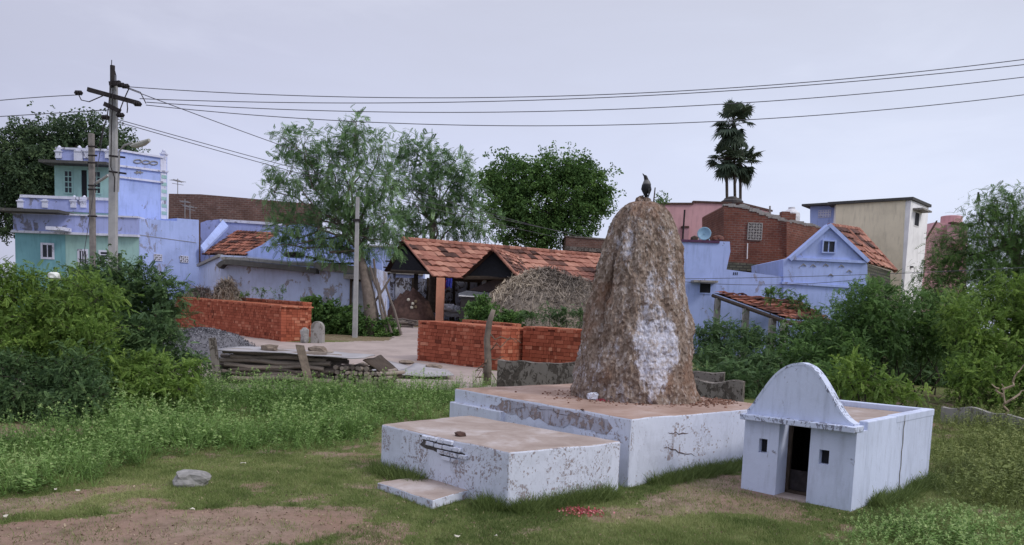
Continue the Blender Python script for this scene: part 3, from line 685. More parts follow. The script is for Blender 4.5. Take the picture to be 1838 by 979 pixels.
# limewash remains: streaky everywhere, solid on a patch of the front
spd = N(nt, 'ShaderNodeSeparateXYZ'); nt.links.new(co, spd.inputs[0])
w1 = noise_n(nt, mapped(nt, co, (1, 1, .42)), 8.5, 10, .84); w2 = noise_n(nt, mapped(nt, co, (1, 1, .45), (4, 4, 4)), 1.8, 4, .6)
s = N(nt, 'ShaderNodeMath', operation='MULTIPLY_ADD'); nt.links.new(w2, s.inputs[0]); s.inputs[1].default_value = .6; nt.links.new(w1, s.inputs[2])
MO = Vector((cl_[3], 11.35, .76))
pc = at(1180, 628, 10.65) - MO
vm = N(nt, 'ShaderNodeVectorMath', operation='SUBTRACT'); nt.links.new(co, vm.inputs[0]); vm.inputs[1].default_value = tuple(pc)
vs = N(nt, 'ShaderNodeVectorMath', operation='MULTIPLY'); nt.links.new(vm.outputs[0], vs.inputs[0]); vs.inputs[1].default_value = (3.5, 1.6, 2.05)
vl = N(nt, 'ShaderNodeVectorMath', operation='LENGTH'); nt.links.new(vs.outputs[0], vl.inputs[0])
s2 = N(nt, 'ShaderNodeMath', operation='MULTIPLY_ADD'); 
vd = N(nt, 'ShaderNodeMath', operation='MULTIPLY_ADD'); nt.links.new(noise_n(nt, mapped(nt, co, (1, 1, .8), (7, 2, 5)), 3.2, 7, .7), vd.inputs[0]); vd.inputs[1].default_value = 1.7; nt.links.new(vl.outputs['Value'], vd.inputs[2])
vd2 = N(nt, 'ShaderNodeMath', operation='SUBTRACT'); nt.links.new(vd.outputs[0], vd2.inputs[0]); vd2.inputs[1].default_value = .82; nt.links.new(vd2.outputs[0], s2.inputs[0]); s2.inputs[1].default_value = -.50; s2.inputs[2].default_value = .66
s3 = N(nt, 'ShaderNodeMath', operation='MAXIMUM'); nt.links.new(s2.outputs[0], s3.inputs[0]); s3.inputs[1].default_value = 0
s4 = N(nt, 'ShaderNodeMath', operation='ADD'); nt.links.new(s.outputs[0], s4.inputs[0]); nt.links.new(s3.outputs[0], s4.inputs[1])
mk = ramp(nt, s4.outputs[0], [(.872, 0.), (.93, .5), (.985, 1.)])
col = mix(nt, mk, base, ramp(nt, noise_n(nt, co, 16, 4), [(.35, (.42, .37, .36)), (.6, (.64, .65, .76))]))
nt.links.new(col, b.inputs['Base Color']); b.inputs['Roughness'].default_value = .98; b.inputs['Specular IOR Level'].default_value = .03
hb = N(nt, 'ShaderNodeMath', operation='MULTIPLY_ADD'); nt.links.new(v1.outputs['Distance'], hb.inputs[0]); hb.inputs[1].default_value = 1.2; nt.links.new(noise_n(nt, co, 40, 5, .7), hb.inputs[2])
bump(nt, b, hb.outputs[0], .8, .02)
md = fast_mesh('earth_mound', V, F, np.full(len(F), .5), mm, None, MO, True)
tag(md, 'tall rough brown termite mound streaked with old limewash standing on the platform', 'mound')
TOPZ = zz[-1] + .0

# crow on the mound
def loft(path, n=14):
    """path: (x,z,rx,ry[,y]) rings along a body, in local x-z plane"""
    vs = []; fs = []
    for i, (p, d, ra, rb_) in enumerate(path):
        p = Vector(p); d = Vector(d).normalized(); sd = Vector((0, 1, 0)).cross(d).normalized(); yv = d.cross(sd)
        for j in range(n):
            a = 2 * math.pi * j / n; vs.append(p + sd * math.cos(a) * ra + yv * math.sin(a) * rb_)
    k = len(path)
    for i in range(k - 1):
        for j in range(n): fs.append((i * n + j, i * n + (j + 1) % n, (i + 1) * n + (j + 1) % n, (i + 1) * n + j))
    fs += [tuple(range(n - 1, -1, -1)), tuple((k - 1) * n + j for j in range(n))]
    return vs, fs
cb = at(1157, 366, 11.35); crow_o = Vector((cb.x, 11.35, TOPZ + .005))
crow = empty('crow', crow_o, 'black crow with a grey neck perched on top of the mound looking up', 'bird')
# local: bird seen nearly from behind, head turned to the left with beak up
rings = [((.028, .0, .0), (-.25, 0, 1), .006, .014), ((.022, 0, .02), (-.25, 0, 1), .010, .020), ((.010, 0, .07), (-.2, 0, 1), .022, .028), ((.006, 0, .11), (-.05, 0, 1), .042, .042),
         ((.010, 0, .16), (.05, 0, 1), .052, .050), ((.016, 0, .21), (.0, 0, 1), .050, .048), ((.012, 0, .245), (-.1, 0, 1), .038, .038), ((.006, 0, .268), (-.15, 0, 1), .026, .027),
         ((.0, 0, .288), (-.3, 0, 1), .023, .023), ((-.008, 0, .305), (-.6, 0, .8), .022, .021), ((-.018, 0, .316), (-.8, 0, .6), .017, .015), ((-.028, 0, .325), (-.7, 0, .7), .009, .008), ((-.042, 0, .342), (-.6, 0, .8), .006, .005), ((-.050, 0, .353), (-.6, 0, .8), .0015, .0015)]
vs, fs = loft([(p[0], p[1], p[2] * 1.18, p[3] * 1.15) for p in rings])
m, nt, b = new_mat('crow_plumage'); co = coords(nt); sp = N(nt, 'ShaderNodeSeparateXYZ'); nt.links.new(co, sp.inputs[0])
c = ramp(nt, sp.outputs[2], [(.0, (.010, .010, .014)), (.232, (.014, .014, .020)), (.252, (.16, .155, .16)), (.292, (.15, .145, .15)), (.303, (.012, .012, .015))])
nt.links.new(c, b.inputs['Base Color']); b.inputs['Roughness'].default_value = .5
mb = MB(); mb.add([Vector(v) * 1.02 + crow_o + Vector((0, 0, .03)) for v in vs], fs); mb.build('body', m, crow, smooth=True)
for sx in (-1, 1):
    wv = [crow_o + Vector((.012 + sx * .060, .0, .24)), crow_o + Vector((.012 + sx * .074, -.02, .17)), crow_o + Vector((.02 + sx * .02, -.045, .045)), crow_o + Vector((.014 + sx * .018, -.058, .16)), crow_o + Vector((.012 + sx * .02, -.048, .23))]
    mb = MB(); mb.prism(wv, Vector((0, .012, 0))); mb.build('wing', M['tank_black'] if False else plain('crow_wing', (.012, .012, .017), .5, .2), crow, bevel=.004)
    mb = MB(); p0 = crow_o + Vector((.02 + sx * .018, .01, .10)); p1 = crow_o + Vector((.03 + sx * .022, .0, -.02)); mb.tube([p0, (p0 + p1) / 2 + Vector((.004, 0, 0)), p1], [.006, .004, .004], 6)
    for q in (-.025, 0, .025): mb.tube([p1, p1 + Vector((q, -.03 if q == 0 else -.02, -.004))], [.003, .002], 5)
    mb.build('leg', M['dark'], crow)
# stick and dry sprig at the mound top
mb = MB(); p = at(1172, 370, 11.3); mb.tube([Vector((p.x, 11.3, TOPZ - .1)), at(1174, 355, 11.3), at(1176, 337, 11.3)], [.010, .009, .008], 6)
tag(mb.build('stick', M['darkwood']), 'dark upright stick stuck in the mound top beside the crow', 'stick')
spg = empty('dry_sprig', at(1186, 366, 11.3), 'small dry sprig growing at the right of the mound top', 'plant')
mb = MB(); random.seed(2)
tips = []
for px, py in [(1182, 350), (1190, 348), (1196, 356), (1186, 357), (1199, 362)]:
    pts = limb(mb, at(1181 + random.uniform(-2, 4), 372, 11.3), at(px, py, 11.3 + random.uniform(-.1, .1)), .004, .0015, 5, .08, 4); tips += pts[2:]
mb.build('stem', M['l_twig'], spg)
P = np.array([tuple(t) for t in tips for _ in range(4)]); P = P + RNG.normal(size=P.shape) * .02
V, F, vr = place([t_tuft(3, .02, .04, .018, 1)], P, frames(RNG.normal(size=P.shape), RNG), np.ones(len(P)), np.full(len(P), .5), RNG); fast_mesh('leaves', V, F, vr, M['l_dense'], spg)

# ---- stones / lumps
def rock(name, c, sz, mat, label, cat='stone', group=None, seed=0, rz=0, sub=2, flat=1):
    random.seed(seed); bm = bmesh.new(); bmesh.ops.create_icosphere(bm, subdivisions=sub, radius=1)
    off = Vector((random.random() * 50, 0, 0))
    for v in bm.verts:
        q = v.co.copy(); m_ = max(abs(q.x), abs(q.y), abs(q.z)); q = q.lerp(q / m_ , .55); q *= 1 + .28 * mnoise.noise(q * 1.3 + off) + .10 * mnoise.noise(q * 4 + off); v.co = q
    mb = MB(); cr, sr = math.cos(rz), math.sin(rz)
    vs = []
    for v in bm.verts:
        x_, y_, z_ = v.co.x * sz[0] / 2, v.co.y * sz[1] / 2, v.co.z * sz[2] / 2; vs.append(Vector((c[0] + x_ * cr - y_ * sr, c[1] + x_ * sr + y_ * cr, c[2] + sz[2] * .42 + z_)))
    bm.verts.index_update(); mb.add(vs, [tuple(v.index for v in f.verts) for f in bm.faces], .5); bm.free()
    return tag(mb.build(name, mat), label, cat, group)
q = onz(1065, 718, .80); rock('stone', (q.x, q.y, .80), (.16, .12, .11), M['wash_low'], 'white and grey speckled stone lying at the foot of the mound', seed=1)
q = onz(826, 784, .57); rock('broken_brick', (q.x, q.y, .57), (.12, .09, .06), M['soil_dark'], 'dark broken brick lump on the edge of the lower platform', 'brick', seed=2, rz=.6)
q = onz(1148, 727, .80); rock('pebble', (q.x, q.y, .80), (.035, .035, .03), M['soil_dark'], 'small black pebble in front of the mound on the platform', seed=3)
q = onz(1045, 737, .80); rock('pebble', (q.x, q.y, .80), (.045, .035, .02), M['soil_dark'], 'small dark pebble near the platform front edge', seed=5)
q = onz(344, 868, .02); rock('boulder', (q.x, q.y, -.01), (.34, .26, .17), M['stone'], 'pale angular boulder lying alone in the short grass', seed=9, rz=.3, sub=3)
def petals(c, r, n, label, z):
    g = np.random.default_rng(8); P = np.stack([c.x + g.normal(size=n) * r, c.y + g.normal(size=n) * r * .9, np.full(n, z) + g.random(n) * .02], 1)
    V, F, vr = place([t_tuft(2, .01, .035, .022, 3)], P, frames(g.normal(size=(n, 3)), g), np.full(n, .8), g.random(n), g)
    tag(fast_mesh('flower_petals', V, F, vr, M['petal']), label, 'petals', kind='stuff')
q = onz(1043, 920, 0); petals(q, .10, 330, 'heap of red and pink petals on the grass in front of the platform', tz(q.x, q.y) + .005)
q = onz(1084, 720, .8); petals(q, .04, 70, 'few pink petals beside the speckled stone on the platform', .803)
# crumbled red earth on the platform top right of the mound
mb = MB(); random.seed(5)
for _ in range(260):
    q = onz(random.gauss(1285, 22), random.gauss(722, 4), .80)
    if inpoly(q.x, q.y, PLAT_UP): s_ = random.uniform(.008, .03); mb.box((q.x, q.y, .80 + s_ * .3), (s_, s_, s_ * .7), random.random() * 3, random.random())
for _ in range(330):
    a = random.uniform(0, 6.28); r = .86 + abs(random.gauss(0, .22)); q = Vector((MO.x + math.cos(a) * r, MO.y + math.sin(a) * r, 0))
    if inpoly(q.x, q.y, PLAT_UP): s_ = random.uniform(.006, .024); mb.box((q.x, q.y, .80 + s_ * .3), (s_, s_, s_ * .7), random.random() * 3, random.random())
tag(mb.build('earth_crumbs', var_mat('crumbled_earth', [(0, (.14, .07, .05)), (1, (.32, .19, .14))])), 'crumbs of reddish earth scattered round the mound foot', 'earth', kind='stuff')
for i, (px, py, w_) in enumerate([(437, 838, .09), (140, 888, .07), (345, 921, .09), (182, 839, .12), (820, 968, .07), (890, 968, .05), (100, 885, .05), (10, 935, .06)]):
    q = onz(px, py, 0); mb = MB(); c_ = Vector((q.x, q.y, tz(q.x, q.y) + .026)); n_ = 7; mb.prism([c_ + Vector((math.cos(k * 6.283 / n_) * w_ * .45 * random.uniform(.5, 1.1), math.sin(k * 6.283 / n_) * w_ * .3 * random.uniform(.5, 1.1), random.uniform(0, .018))) for k in range(n_)], Vector((0, 0, .003)))
    tag(mb.build('paper_scrap', M['litter']), 'pale scrap of litter lying on the grass', 'litter', 'scraps of litter on the grass')

# ================================================================== SHRINE
su = (SH[0] - SH[1]).normalized(); svv = Vector((su.y, -su.x, 0)); 
if svv.y < 0: svv = -svv
SW, SD, SHT = (SH[0] - SH[1]).length, 2.52, .90
O = SH[1].copy()
def S(u, v, z): return Vector((O.x, O.y, 0)) + su * u + svv * v + Vector((0, 0, z))
shr = empty('small_shrine', S(SW / 2, .8, 0), 'small blue-white flat-roofed shrine with a bell-shaped gable above its dark doorway', 'shrine')
def sbox(mb, u0, u1, v0, v1, z0, z1, var=.5):
    mb.hexa([S(u0, v0, z0), S(u0, v1, z0), S(u1, v1, z0), S(u1, v0, z0), S(u0, v0, z1), S(u0, v1, z1), S(u1, v1, z1), S(u1, v0, z1)], var)
def shit(px, py, v):    # pixel -> (u,z) on the plane v
    d = ray(px, py); e = Vector((0, 0, EYE)); p0 = S(0, v, 0); t = (p0 - e).dot(svv) / d.dot(svv); q = e + d * t; return (q - S(0, v, 0)).dot(su), q.z
fv = .10   # front wall face lies behind the cornice front
uL, uR = SW - .06, .02
dl = shit(1397, 800, fv)[0]; dr = shit(1453, 810, fv)[0]
print('shrine', SW, dl, dr)
zc = SHT - .06
FT = .30
def wall_piece(u0, u1, nich):
    """front wall strip with one real niche hole"""
    n0, n1, z0, z1 = nich; mb = MB(); lo_, hi_ = min(u0, u1), max(u0, u1)
    sbox(mb, lo_, n0, fv, fv + FT, -.15, zc); sbox(mb, n1, hi_, fv, fv + FT, -.15, zc)
    sbox(mb, n0, n1, fv, fv + FT, -.15, z0); sbox(mb, n0, n1, fv, fv + FT, z1, zc)
    sbox(mb, n0, n1, fv + .09, fv + FT, z0, z1); return mb
def niche(px0, py0, px1, py1):
    a = shit(px0, (py0 + py1) / 2, fv); b = shit(px1, (py0 + py1) / 2, fv); t = shit((px0 + px1) / 2, py0, fv)[1]; l = shit((px0 + px1) / 2, py1, fv)[1]
    return min(a[0], b[0]), max(a[0], b[0]), l, t
nl = niche(1362, 788, 1377, 813); nr = niche(1470, 808, 1488, 834)
wl = wall_piece(dl, uL, nl).build('front_wall', M['shrine'], shr); wr = wall_piece(uR, dr, nr).build('front_wall', M['shrine'], shr)
for nn in (nl, nr):
    mb = MB(); sbox(mb, nn[0] + .003, nn[1] - .003, fv + .07, fv + .088, nn[2] + .003, nn[3] - .003); mb.build('niche_dark_back', M['dark'], shr)  # near-black panel set at the back of each niche
mb = MB(); sbox(mb, uR, uR + .10, fv + FT, SD, -.2, .93); mb.build('side_wall', M['shrine'], shr, bevel=.012)
mb = MB(); sbox(mb, uL - .10, uL, fv + FT, SD, -.2, .90); mb.build('side_wall', M['shrine'], shr, bevel=.012)
mb = MB(); sbox(mb, uR, uL, SD, SD + .1, -.2, .935); mb.build('back_wall', M['shrine'], shr, bevel=.012)
mb = MB(); sbox(mb, uR + .10, uL - .10, fv + FT + .01, SD - .01, .80, .865); mb.build('roof', M['top_plaster'], shr)
mb = MB(); sbox(mb, uR - .005, uR + .11, SD - 1.25, SD + .108, .85, .936); mb.build('roof_kerb', M['shrine'], shr, bevel=.01)
mb = MB(); sbox(mb, dr, dl, fv - .05, fv + FT + .4, -.1, .035); mb.build('threshold', M['top_plaster'], shr)
mb = MB(); sbox(mb, uR - .01, uL + .02, fv - .10, fv + .16, SHT - .062, SHT); mb.build('cornice', M['shrine_edge'], shr, bevel=.008)
# doorway interior: added near-black lining as the chamber's shade, inner frame and door leaf
mb = MB(); sbox(mb, uR + .10, uR + .14, fv + FT, fv + 1.3, 0, .79); sbox(mb, uL - .14, uL - .10, fv + FT, fv + 1.3, 0, .79); sbox(mb, uR + .1, uL - .1, fv + 1.3, fv + 1.36, 0, .79); mb.build('chamber_shade_lining', M['dark'], shr)
dw = dl - dr
mb = MB(); 
for (a, b2, c0, c1) in [(dl - .035, dl, .035, zc), (dr, dr + .035, .035, zc), (dr, dl, .035, .07), (dr, dl, zc - .03, zc - .004)]: sbox(mb, a, b2, fv + FT - .06, fv + FT - .015, c0, c1)
mb.build('door_frame', M['darkwood'], shr)
mb = MB(); sbox(mb, dr + .036, dl - .04, fv + FT - .03, fv + FT - .018, .072, .30); sbox(mb, dr + .036, dr + .10, fv + FT - .03, fv + FT - .018, .30, zc - .035)
dd = mb.build('door', M['metal'], shr)
mb = MB(); mb.tube([S(dr + .07, fv + FT - .06, .40), S(dr + .07, fv + FT - .03, .40)], [.012, .008], 8); mb.build('handle', plain('brass', (.45, .40, .2), .4), dd)
# bell-shaped gable
prof = [(1342, 726), (1354, 711), (1368, 694), (1389, 670), (1410, 657), (1434, 652), (1450, 656), (1464, 665), (1482, 688), (1497, 712), (1511, 733), (1524, 746), (1535, 752)]
pv = fv
pp = sorted(shit(px, py, pv) for px, py in prof); zpk = max(p[1] for p in pp); e0_, e1_ = pp[0][1], pp[-1][1]
u_a, u_b = pp[0][0], pp[-1][0]
pp = [(u, SHT + .006 + (z - (e0_ + (e1_ - e0_) * (u - u_a) / (u_b - u_a))) * (zpk - SHT) / (zpk - (e0_ + e1_) / 2)) for u, z in pp]
us = np.linspace(u_a, u_b, 44); zs = np.interp(us, [p[0] for p in pp], [p[1] for p in pp]); zs = np.convolve(np.pad(zs, 2, mode='edge'), np.ones(5) / 5, 'valid'); zs = np.maximum(zs, SHT + .006)
poly = [S(us[0], pv, SHT - .02)] + [S(u, pv, z) for u, z in zip(us, zs)] + [S(us[-1], pv, SHT - .02)]
mb = MB(); mb.prism(poly[::-1], svv * .13); mb.build('gable', M['shrine'], shr)
# gable's flaked rim
mb = MB(); n = len(us)
for i in range(n - 1):
    def pt(k, dv, dz): 
        t0 = max(k - 1, 0); t1 = min(k + 1, n - 1); du, dz_ = us[t1] - us[t0], zs[t1] - zs[t0]; l = math.hypot(du, dz_); return S(us[k] - dz_ / l * dz, pv + dv, zs[k] + du / l * dz)
    mb.hexa([pt(i, -.004, -.018), pt(i + 1, -.004, -.018), pt(i + 1, .134, -.018), pt(i, .134, -.018), pt(i, -.004, .008), pt(i + 1, -.004, .008), pt(i + 1, .134, .008), pt(i, .134, .008)])
mb.build('gable_rim', M['shrine_edge'], shr)
# crack joint on the side wall where front and rear halves meet
mb = MB(); pts = [S(uR - .006, 1.52 + .012 * math.sin(k * 2.1), .93 - k * .085) for k in range(11)]; mb.tube(pts, [.004 + .003 * math.sin(k * 1.7) ** 2 for k in range(11)], 5); mb.build('crack', M['concrete'], shr)

# ================================================================== VILLAGE helpers
class Wall:
    """vertical plane through two points given by pixel + distance; pixels on it become real 3D points"""
    def __init__(s, a, b, py=480):
        s.A = at(a[0], py, a[1]); s.B = at(b[0], py, b[1]); s.d = Vector((s.B.x - s.A.x, s.B.y - s.A.y, 0)).normalized()
        s.n = Vector((s.d.y, -s.d.x, 0))
        if s.n.dot(-s.A) < 0: s.n = -s.n
        s.O = Vector((s.A.x, s.A.y, 0))
    def hit(s, px, py, out=0):
        d = ray(px, py); e = Vector((0, 0, EYE)); o = s.O + s.n * out; t = (o - e).dot(s.n) / d.dot(s.n); return e + d * t
    def sz(s, px, py): q = s.hit(px, py); return (q - s.O).dot(s.d), q.z
    def P(s, u, z, out=0): return s.O + s.d * u + s.n * out + Vector((0, 0, z))
    def rect(s, x0, y0, x1, y1):
        ym, xm = (y0 + y1) / 2, (x0 + x1) / 2; return s.sz(x0, ym)[0], s.sz(x1, ym)[0], s.sz(xm, y1)[1], s.sz(xm, y0)[1]
    def slab(s, mb, u0, u1, z0, z1, o0, o1, var=.5):
        mb.hexa([s.P(u0, z0, o1), s.P(u1, z0, o1), s.P(u1, z0, o0), s.P(u0, z0, o0), s.P(u0, z1, o1), s.P(u1, z1, o1), s.P(u1, z1, o0), s.P(u0, z1, o0)], var)
    def box(s, mb, x0, y0, x1, y1, o0, o1, var=.5): s.slab(mb, *s.rect(x0, y0, x1, y1), o0, o1, var)
    def poly(s, mb, pts, depth, out=0, var=.5): mb.prism([s.hit(px, py, out) for px, py in pts], -s.n * depth, var)
    def line(s, mb, x0, y0, x1, y1, th, o0, o1):      # moulding following two pixels
        a = s.hit(x0, y0); b = s.hit(x1, y1); up = Vector((0, 0, th / 2)); n = s.n
        mb.hexa([a - up + n * o1, b - up + n * o1, b - up + n * o0, a - up + n * o0, a + up + n * o1, b + up + n * o1, b + up + n * o0, a + up + n * o0])
def window(W, parent, x0, y0, x1, y1, fm, pm, fw=.06, bars=2, hb=0, name='window', out=.03, base=0):
    u0, u1, z0, z1 = W.rect(x0, y0, x1, y1); mb = MB()
    W.slab(mb, u0 - fw, u0, z0 - fw, z1 + fw, 0, out); W.slab(mb, u1, u1 + fw, z0 - fw, z1 + fw, 0, out); W.slab(mb, u0, u1, z1, z1 + fw, 0, out); W.slab(mb, u0, u1, z0 - fw, z0, 0, out)
    f = mb.build(name, fm, parent); mb = MB(); W.slab(mb, u0, u1, z0, z1, base + .003, base + .008); mb.build('pane', pm, f)
    if bars or hb:
        mb = MB()
        for i in range(1, bars): u = u0 + (u1 - u0) * i / bars; W.slab(mb, u - .02, u + .02, z0, z1, base + .009, base + .022)
        for i in range(1, hb): z = z0 + (z1 - z0) * i / hb; W.slab(mb, u0, u1, z - .02, z + .02, base + .010, base + .024)
        mb.build('bar', fm, f)
    return f
def block(mb, pts, z1, z0=-.3, py=480):
    P = [at(px, py, Y) if len(t) == 0 else at(px, py, Y) for px, Y, *t in pts]; mb.prism([Vector((p.x, p.y, z0)) for p in P], Vector((0, 0, z1 - z0)))
def lattice(W, parent, x0, y0, x1, y1, nx, ny, mat=None, name='vent_grille'):
    u0, u1, z0, z1 = W.rect(x0, y0, x1, y1); mb = MB(); W.slab(mb, u0, u1, z0, z1, .002, .01); b = mb.build('vent', M['dark'], parent); mb = MB(); t = (u1 - u0) / nx * .16
    for i in range(nx + 1): u = u0 + (u1 - u0) * i / nx; W.slab(mb, u - t, u + t, z0, z1, .011, .04)
    for i in range(ny + 1): z = z0 + (z1 - z0) * i / ny; W.slab(mb, u0, u1, z - t, z + t, .012, .045)
    for i in range(nx):
        for j in range(ny):
            if (i + j) % 2: a = W.P(u0 + (u1 - u0) * i / nx, z0 + (z1 - z0) * j / ny, .02); c = W.P(u0 + (u1 - u0) * (i + 1) / nx, z0 + (z1 - z0) * (j + 1) / ny, .02); mb.tube([a, c], t, 4)
    mb.build('grille', mat or M['grille'], b); return b
def finial(mb, p, s=1):
    mb.box(p + Vector((0, 0, .16 * s)), (.30 * s, .30 * s, .32 * s)); mb.box(p + Vector((0, 0, .35 * s)), (.38 * s, .38 * s, .06 * s)); mb.box(p + Vector((0, 0, .42 * s)), (.24 * s, .24 * s, .08 * s))
    mb.tube([p + Vector((0, 0, z * s)) for z in (.45, .5, .56, .62, .66)], [.05 * s, .10 * s, .11 * s, .06 * s, .02 * s], 8)
def tile_roof(mb, e0, e1, r1, r0, nr, nc, wild=.012, thick=.035, holes=0, clump=3.5):
    """rows of overlapping pan tiles between the eave e0-e1 and the ridge r0-r1"""
    e0, e1, r1, r0 = map(Vector, (e0, e1, r1, r0)); n = (e1 - e0).cross(r0 - e0).normalized()
    if n.z < 0: n = -n
    for r in range(nr):
        for c in range(nc):
            t0, t1 = r / nr, min(1.0, (r + 1.16) / nr); c0, c1 = c / nc, (c + 1) / nc
            A = e0.lerp(r0, t0); B = e1.lerp(r1, t0); C_ = e0.lerp(r0, t1); D = e1.lerp(r1, t1)
            k = n * (thick + random.uniform(-wild, wild)); lo = n * .004
            p = [A.lerp(B, c0) + k, A.lerp(B, c0 * .5 + c1 * .5) + k * 1.6, A.lerp(B, c1) + k, C_.lerp(D, c1) + lo, C_.lerp(D, c0 * .5 + c1 * .5) + lo + k * .6, C_.lerp(D, c0) + lo]
            q = [x - n * thick * .8 for x in p[:3]]
            cv = fbm(np.array([(c * .45 + clump * 10)]), np.array([r * .9 + clump * 3]), 3)[0]
            v = min(1, max(0, .5 + (cv - .5) * 1.9 + random.gauss(0, .13)))
            if holes and random.random() < holes: v = .02
            mb.add(p + q, [(0, 1, 4, 5), (1, 2, 3, 4), (6, 7, 1, 0), (7, 8, 2, 1)], v)
    mb.add([e0 - n * .02, e1 - n * .02, r1 - n * .02, r0 - n * .02], [(3, 2, 1, 0)], .0)
def ridge_tiles(mb, a, b, n, r=.10):
    a, b = Vector(a), Vector(b)
    for i in range(n): p, q = a.lerp(b, i / n), a.lerp(b, (i + 1.1) / n); mb.tube([p, q], [r * 1.1, r * .95], 7, random.gauss(.6, .15))

# ================================================================== TWO STOREY HOUSE (left)
YL = 36.0
h = empty('two_storey_house', at(200, 560, 37.5), 'two storey house painted teal, mint and lavender with a finialed parapet at the far left', 'house')
WF = Wall((28, YL), (250, YL)); WS = Wall((250, YL), (357, 38.3))
zt = WF.hit(150, 388).z; ztS = zt
def foot(mb, xs_, z1, z0, back=43): block(mb, xs_, z1, z0)
mb = MB(); block(mb, [(28, YL), (118, YL), (118, 41), (33, 41)], WF.hit(80, 420).z, .4); mb.build('teal_wall', M['teal'], h)
mb = MB(); block(mb, [(118.2, YL), (250, YL), (250, 41), (118.2, 41)], WF.hit(180, 420).z, .4); mb.build('mint_wall', M['mint'], h)
mb = MB(); W2 = WS; W2.poly(mb, [(250, 393), (318, 397), (318, 392), (357, 395), (357, 560), (250, 560)], 5); mb.build('side_wall', M['blue'], h)
mb = MB(); u0, u1, z0, z1 = WF.rect(28, 388, 250, 419); WF.slab(mb, u0 - .05, u1, z0 + .02, z1, -5, .10); mb.build('parapet_band', M['blue2'], h)
mb = MB(); WF.slab(mb, u0 - .08, u1 + .02, z0 - .08, z0 + .02, -.2, .20); WF.slab(mb, u0 - .08, u1 + .02, z1, z1 + .07, -.5, .16); mb.build('moulding', M['white_trim'], h)
mb = MB(); WF.box(mb, 103, 411, 133, 417, .2, .9); mb.build('sunshade', M['white_trim'], h)
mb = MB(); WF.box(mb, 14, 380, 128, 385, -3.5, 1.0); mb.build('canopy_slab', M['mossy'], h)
# terrace parapet with posts
WT = Wall((35, YL + .6), (213, YL + .6))
mb = MB(); WT.box(mb, 37, 357, 205, 380, -.15, 0); mb.build('terrace_parapet', M['blue2'], h)
mb = MB(); u0, u1, z0, z1 = WT.rect(37, 353, 205, 358); WT.slab(mb, u0, u1, z0, z1, -.2, .06); mb.build('coping', M['white_trim'], h)
for px in (39, 83, 134, 152):
    mb = MB(); p = WT.hit(px, 372, -.07); finial(mb, Vector((p.x, p.y, WT.hit(px, 362).z - .28)), .85); mb.build('finial_post', M['white_trim'], h)
# upper storey
WU = Wall((98, YL + 1.6), (212, YL + 1.6)); WV = Wall((212, YL + 1.6), (300, YL + 3.4))
mb = MB(); z1 = WU.hit(150, 297).z; block(mb, [(98, YL + 1.6), (212, YL + 1.6), (212, YL + 6), (100, YL + 6)], z1, 3.0, 330); mb.build('upper_wall', M['mint'], h)
mb = MB(); WV.poly(mb, [(212, 268), (290, 281), (300, 283), (300, 396), (212, 392)], 4); mb.build('upper_side_wall', M['blue'], h)
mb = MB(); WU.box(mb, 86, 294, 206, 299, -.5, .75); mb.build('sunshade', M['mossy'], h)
mb = MB(); WU.box(mb, 101, 270, 210, 291, -.15, .02); mb.build('upper_parapet', M['blue2'], h)
mb = MB(); WU.box(mb, 101, 267, 210, 270.5, -.2, .09); mb.build('coping', M['white_trim'], h)
for px in (107, 143, 158, 196):
    mb = MB(); p = WU.hit(px, 280, -.02); finial(mb, Vector((p.x, p.y, WU.hit(px, 275).z - .25)), .9); mb.build('finial_post', M['white_trim'], h)
mb = MB(); WU.box(mb, 135, 272, 150, 294, -.1, .12); mb.build('parapet_block', M['white_trim'], h)
mb = MB()
for a, b_ in [((212, 270), (292, 283)), ((212, 298), (301, 309)), ((212, 318), (292, 328))]: WV.line(mb, *a, *b_, .09, -.02, .09)
mb.build('moulding', M['white_trim'], h)
mb = MB(); WV.poly(mb, [(288, 283), (299, 284), (299, 394), (289, 393)], .1, .03); mb.build('corner_pilaster', M['white_trim'], h)
mb = MB()
for i in range(6): mb = MB(); WV.box(mb, 289.5, 315 + i * 13, 298.5, 321 + i * 13, .03, .05); mb.build('quoin', M['mint'], h)
mb = MB(); p = WV.hit(294, 284, -.1); finial(mb, Vector((p.x, p.y, p.z - .1)), .8); mb.build('finial_post', M['white_trim'], h)
mb = MB()
for cx in (247, 262, 276):      # moulded scroll ornament on the parapet side
    mb = MB(); pts = [WV.hit(cx + 7 * math.cos(a), 290 + (cx - 247) * .1 + 3.2 * math.sin(a), .03) for a in np.linspace(0, 2 * math.pi, 15)]; mb.tube(pts, .025, 4); mb.build('scroll_ornament', M['concrete'], h)
mb = MB()
for a in (0, 1.05, 2.1): mb.tube([WV.hit(249 + 8 * math.cos(a), 310 + 3 * math.sin(a), .02), WV.hit(249 - 8 * math.cos(a), 310 - 3 * math.sin(a), .02)], .025, 4)
mb.build('star_ornament', M['concrete'], h)
window(WU, h, 117, 308, 129, 346, M['mint'], M['glass'], .06, 2, 4); window(WU, h, 168, 309, 180, 347, M['mint'], M['glass'], .06, 2, 4)
u0, u1, z0, z1 = WU.rect(147, 306, 157, 356); mb = MB(); WU.slab(mb, u0 - .2, u0, z0, z1, 0, .05); WU.slab(mb, u1, u1 + .1, z0, z1, 0, .05); fr = mb.build('door_frame', M['mint'], h)
mb = MB(); WU.slab(mb, u0, u1, z0, z1, .003, .012); mb.build('door', M['dark'], h)
window(WF, h, 77, 440, 94, 462, M['white_trim'], M['glass'], .09, 2); window(WF, h, 143, 451, 155, 474, M['white_trim'], M['glass'], .09, 3); window(WF, h, 181, 453, 194, 476, M['white_trim'], M['glass'], .09, 0, 5)
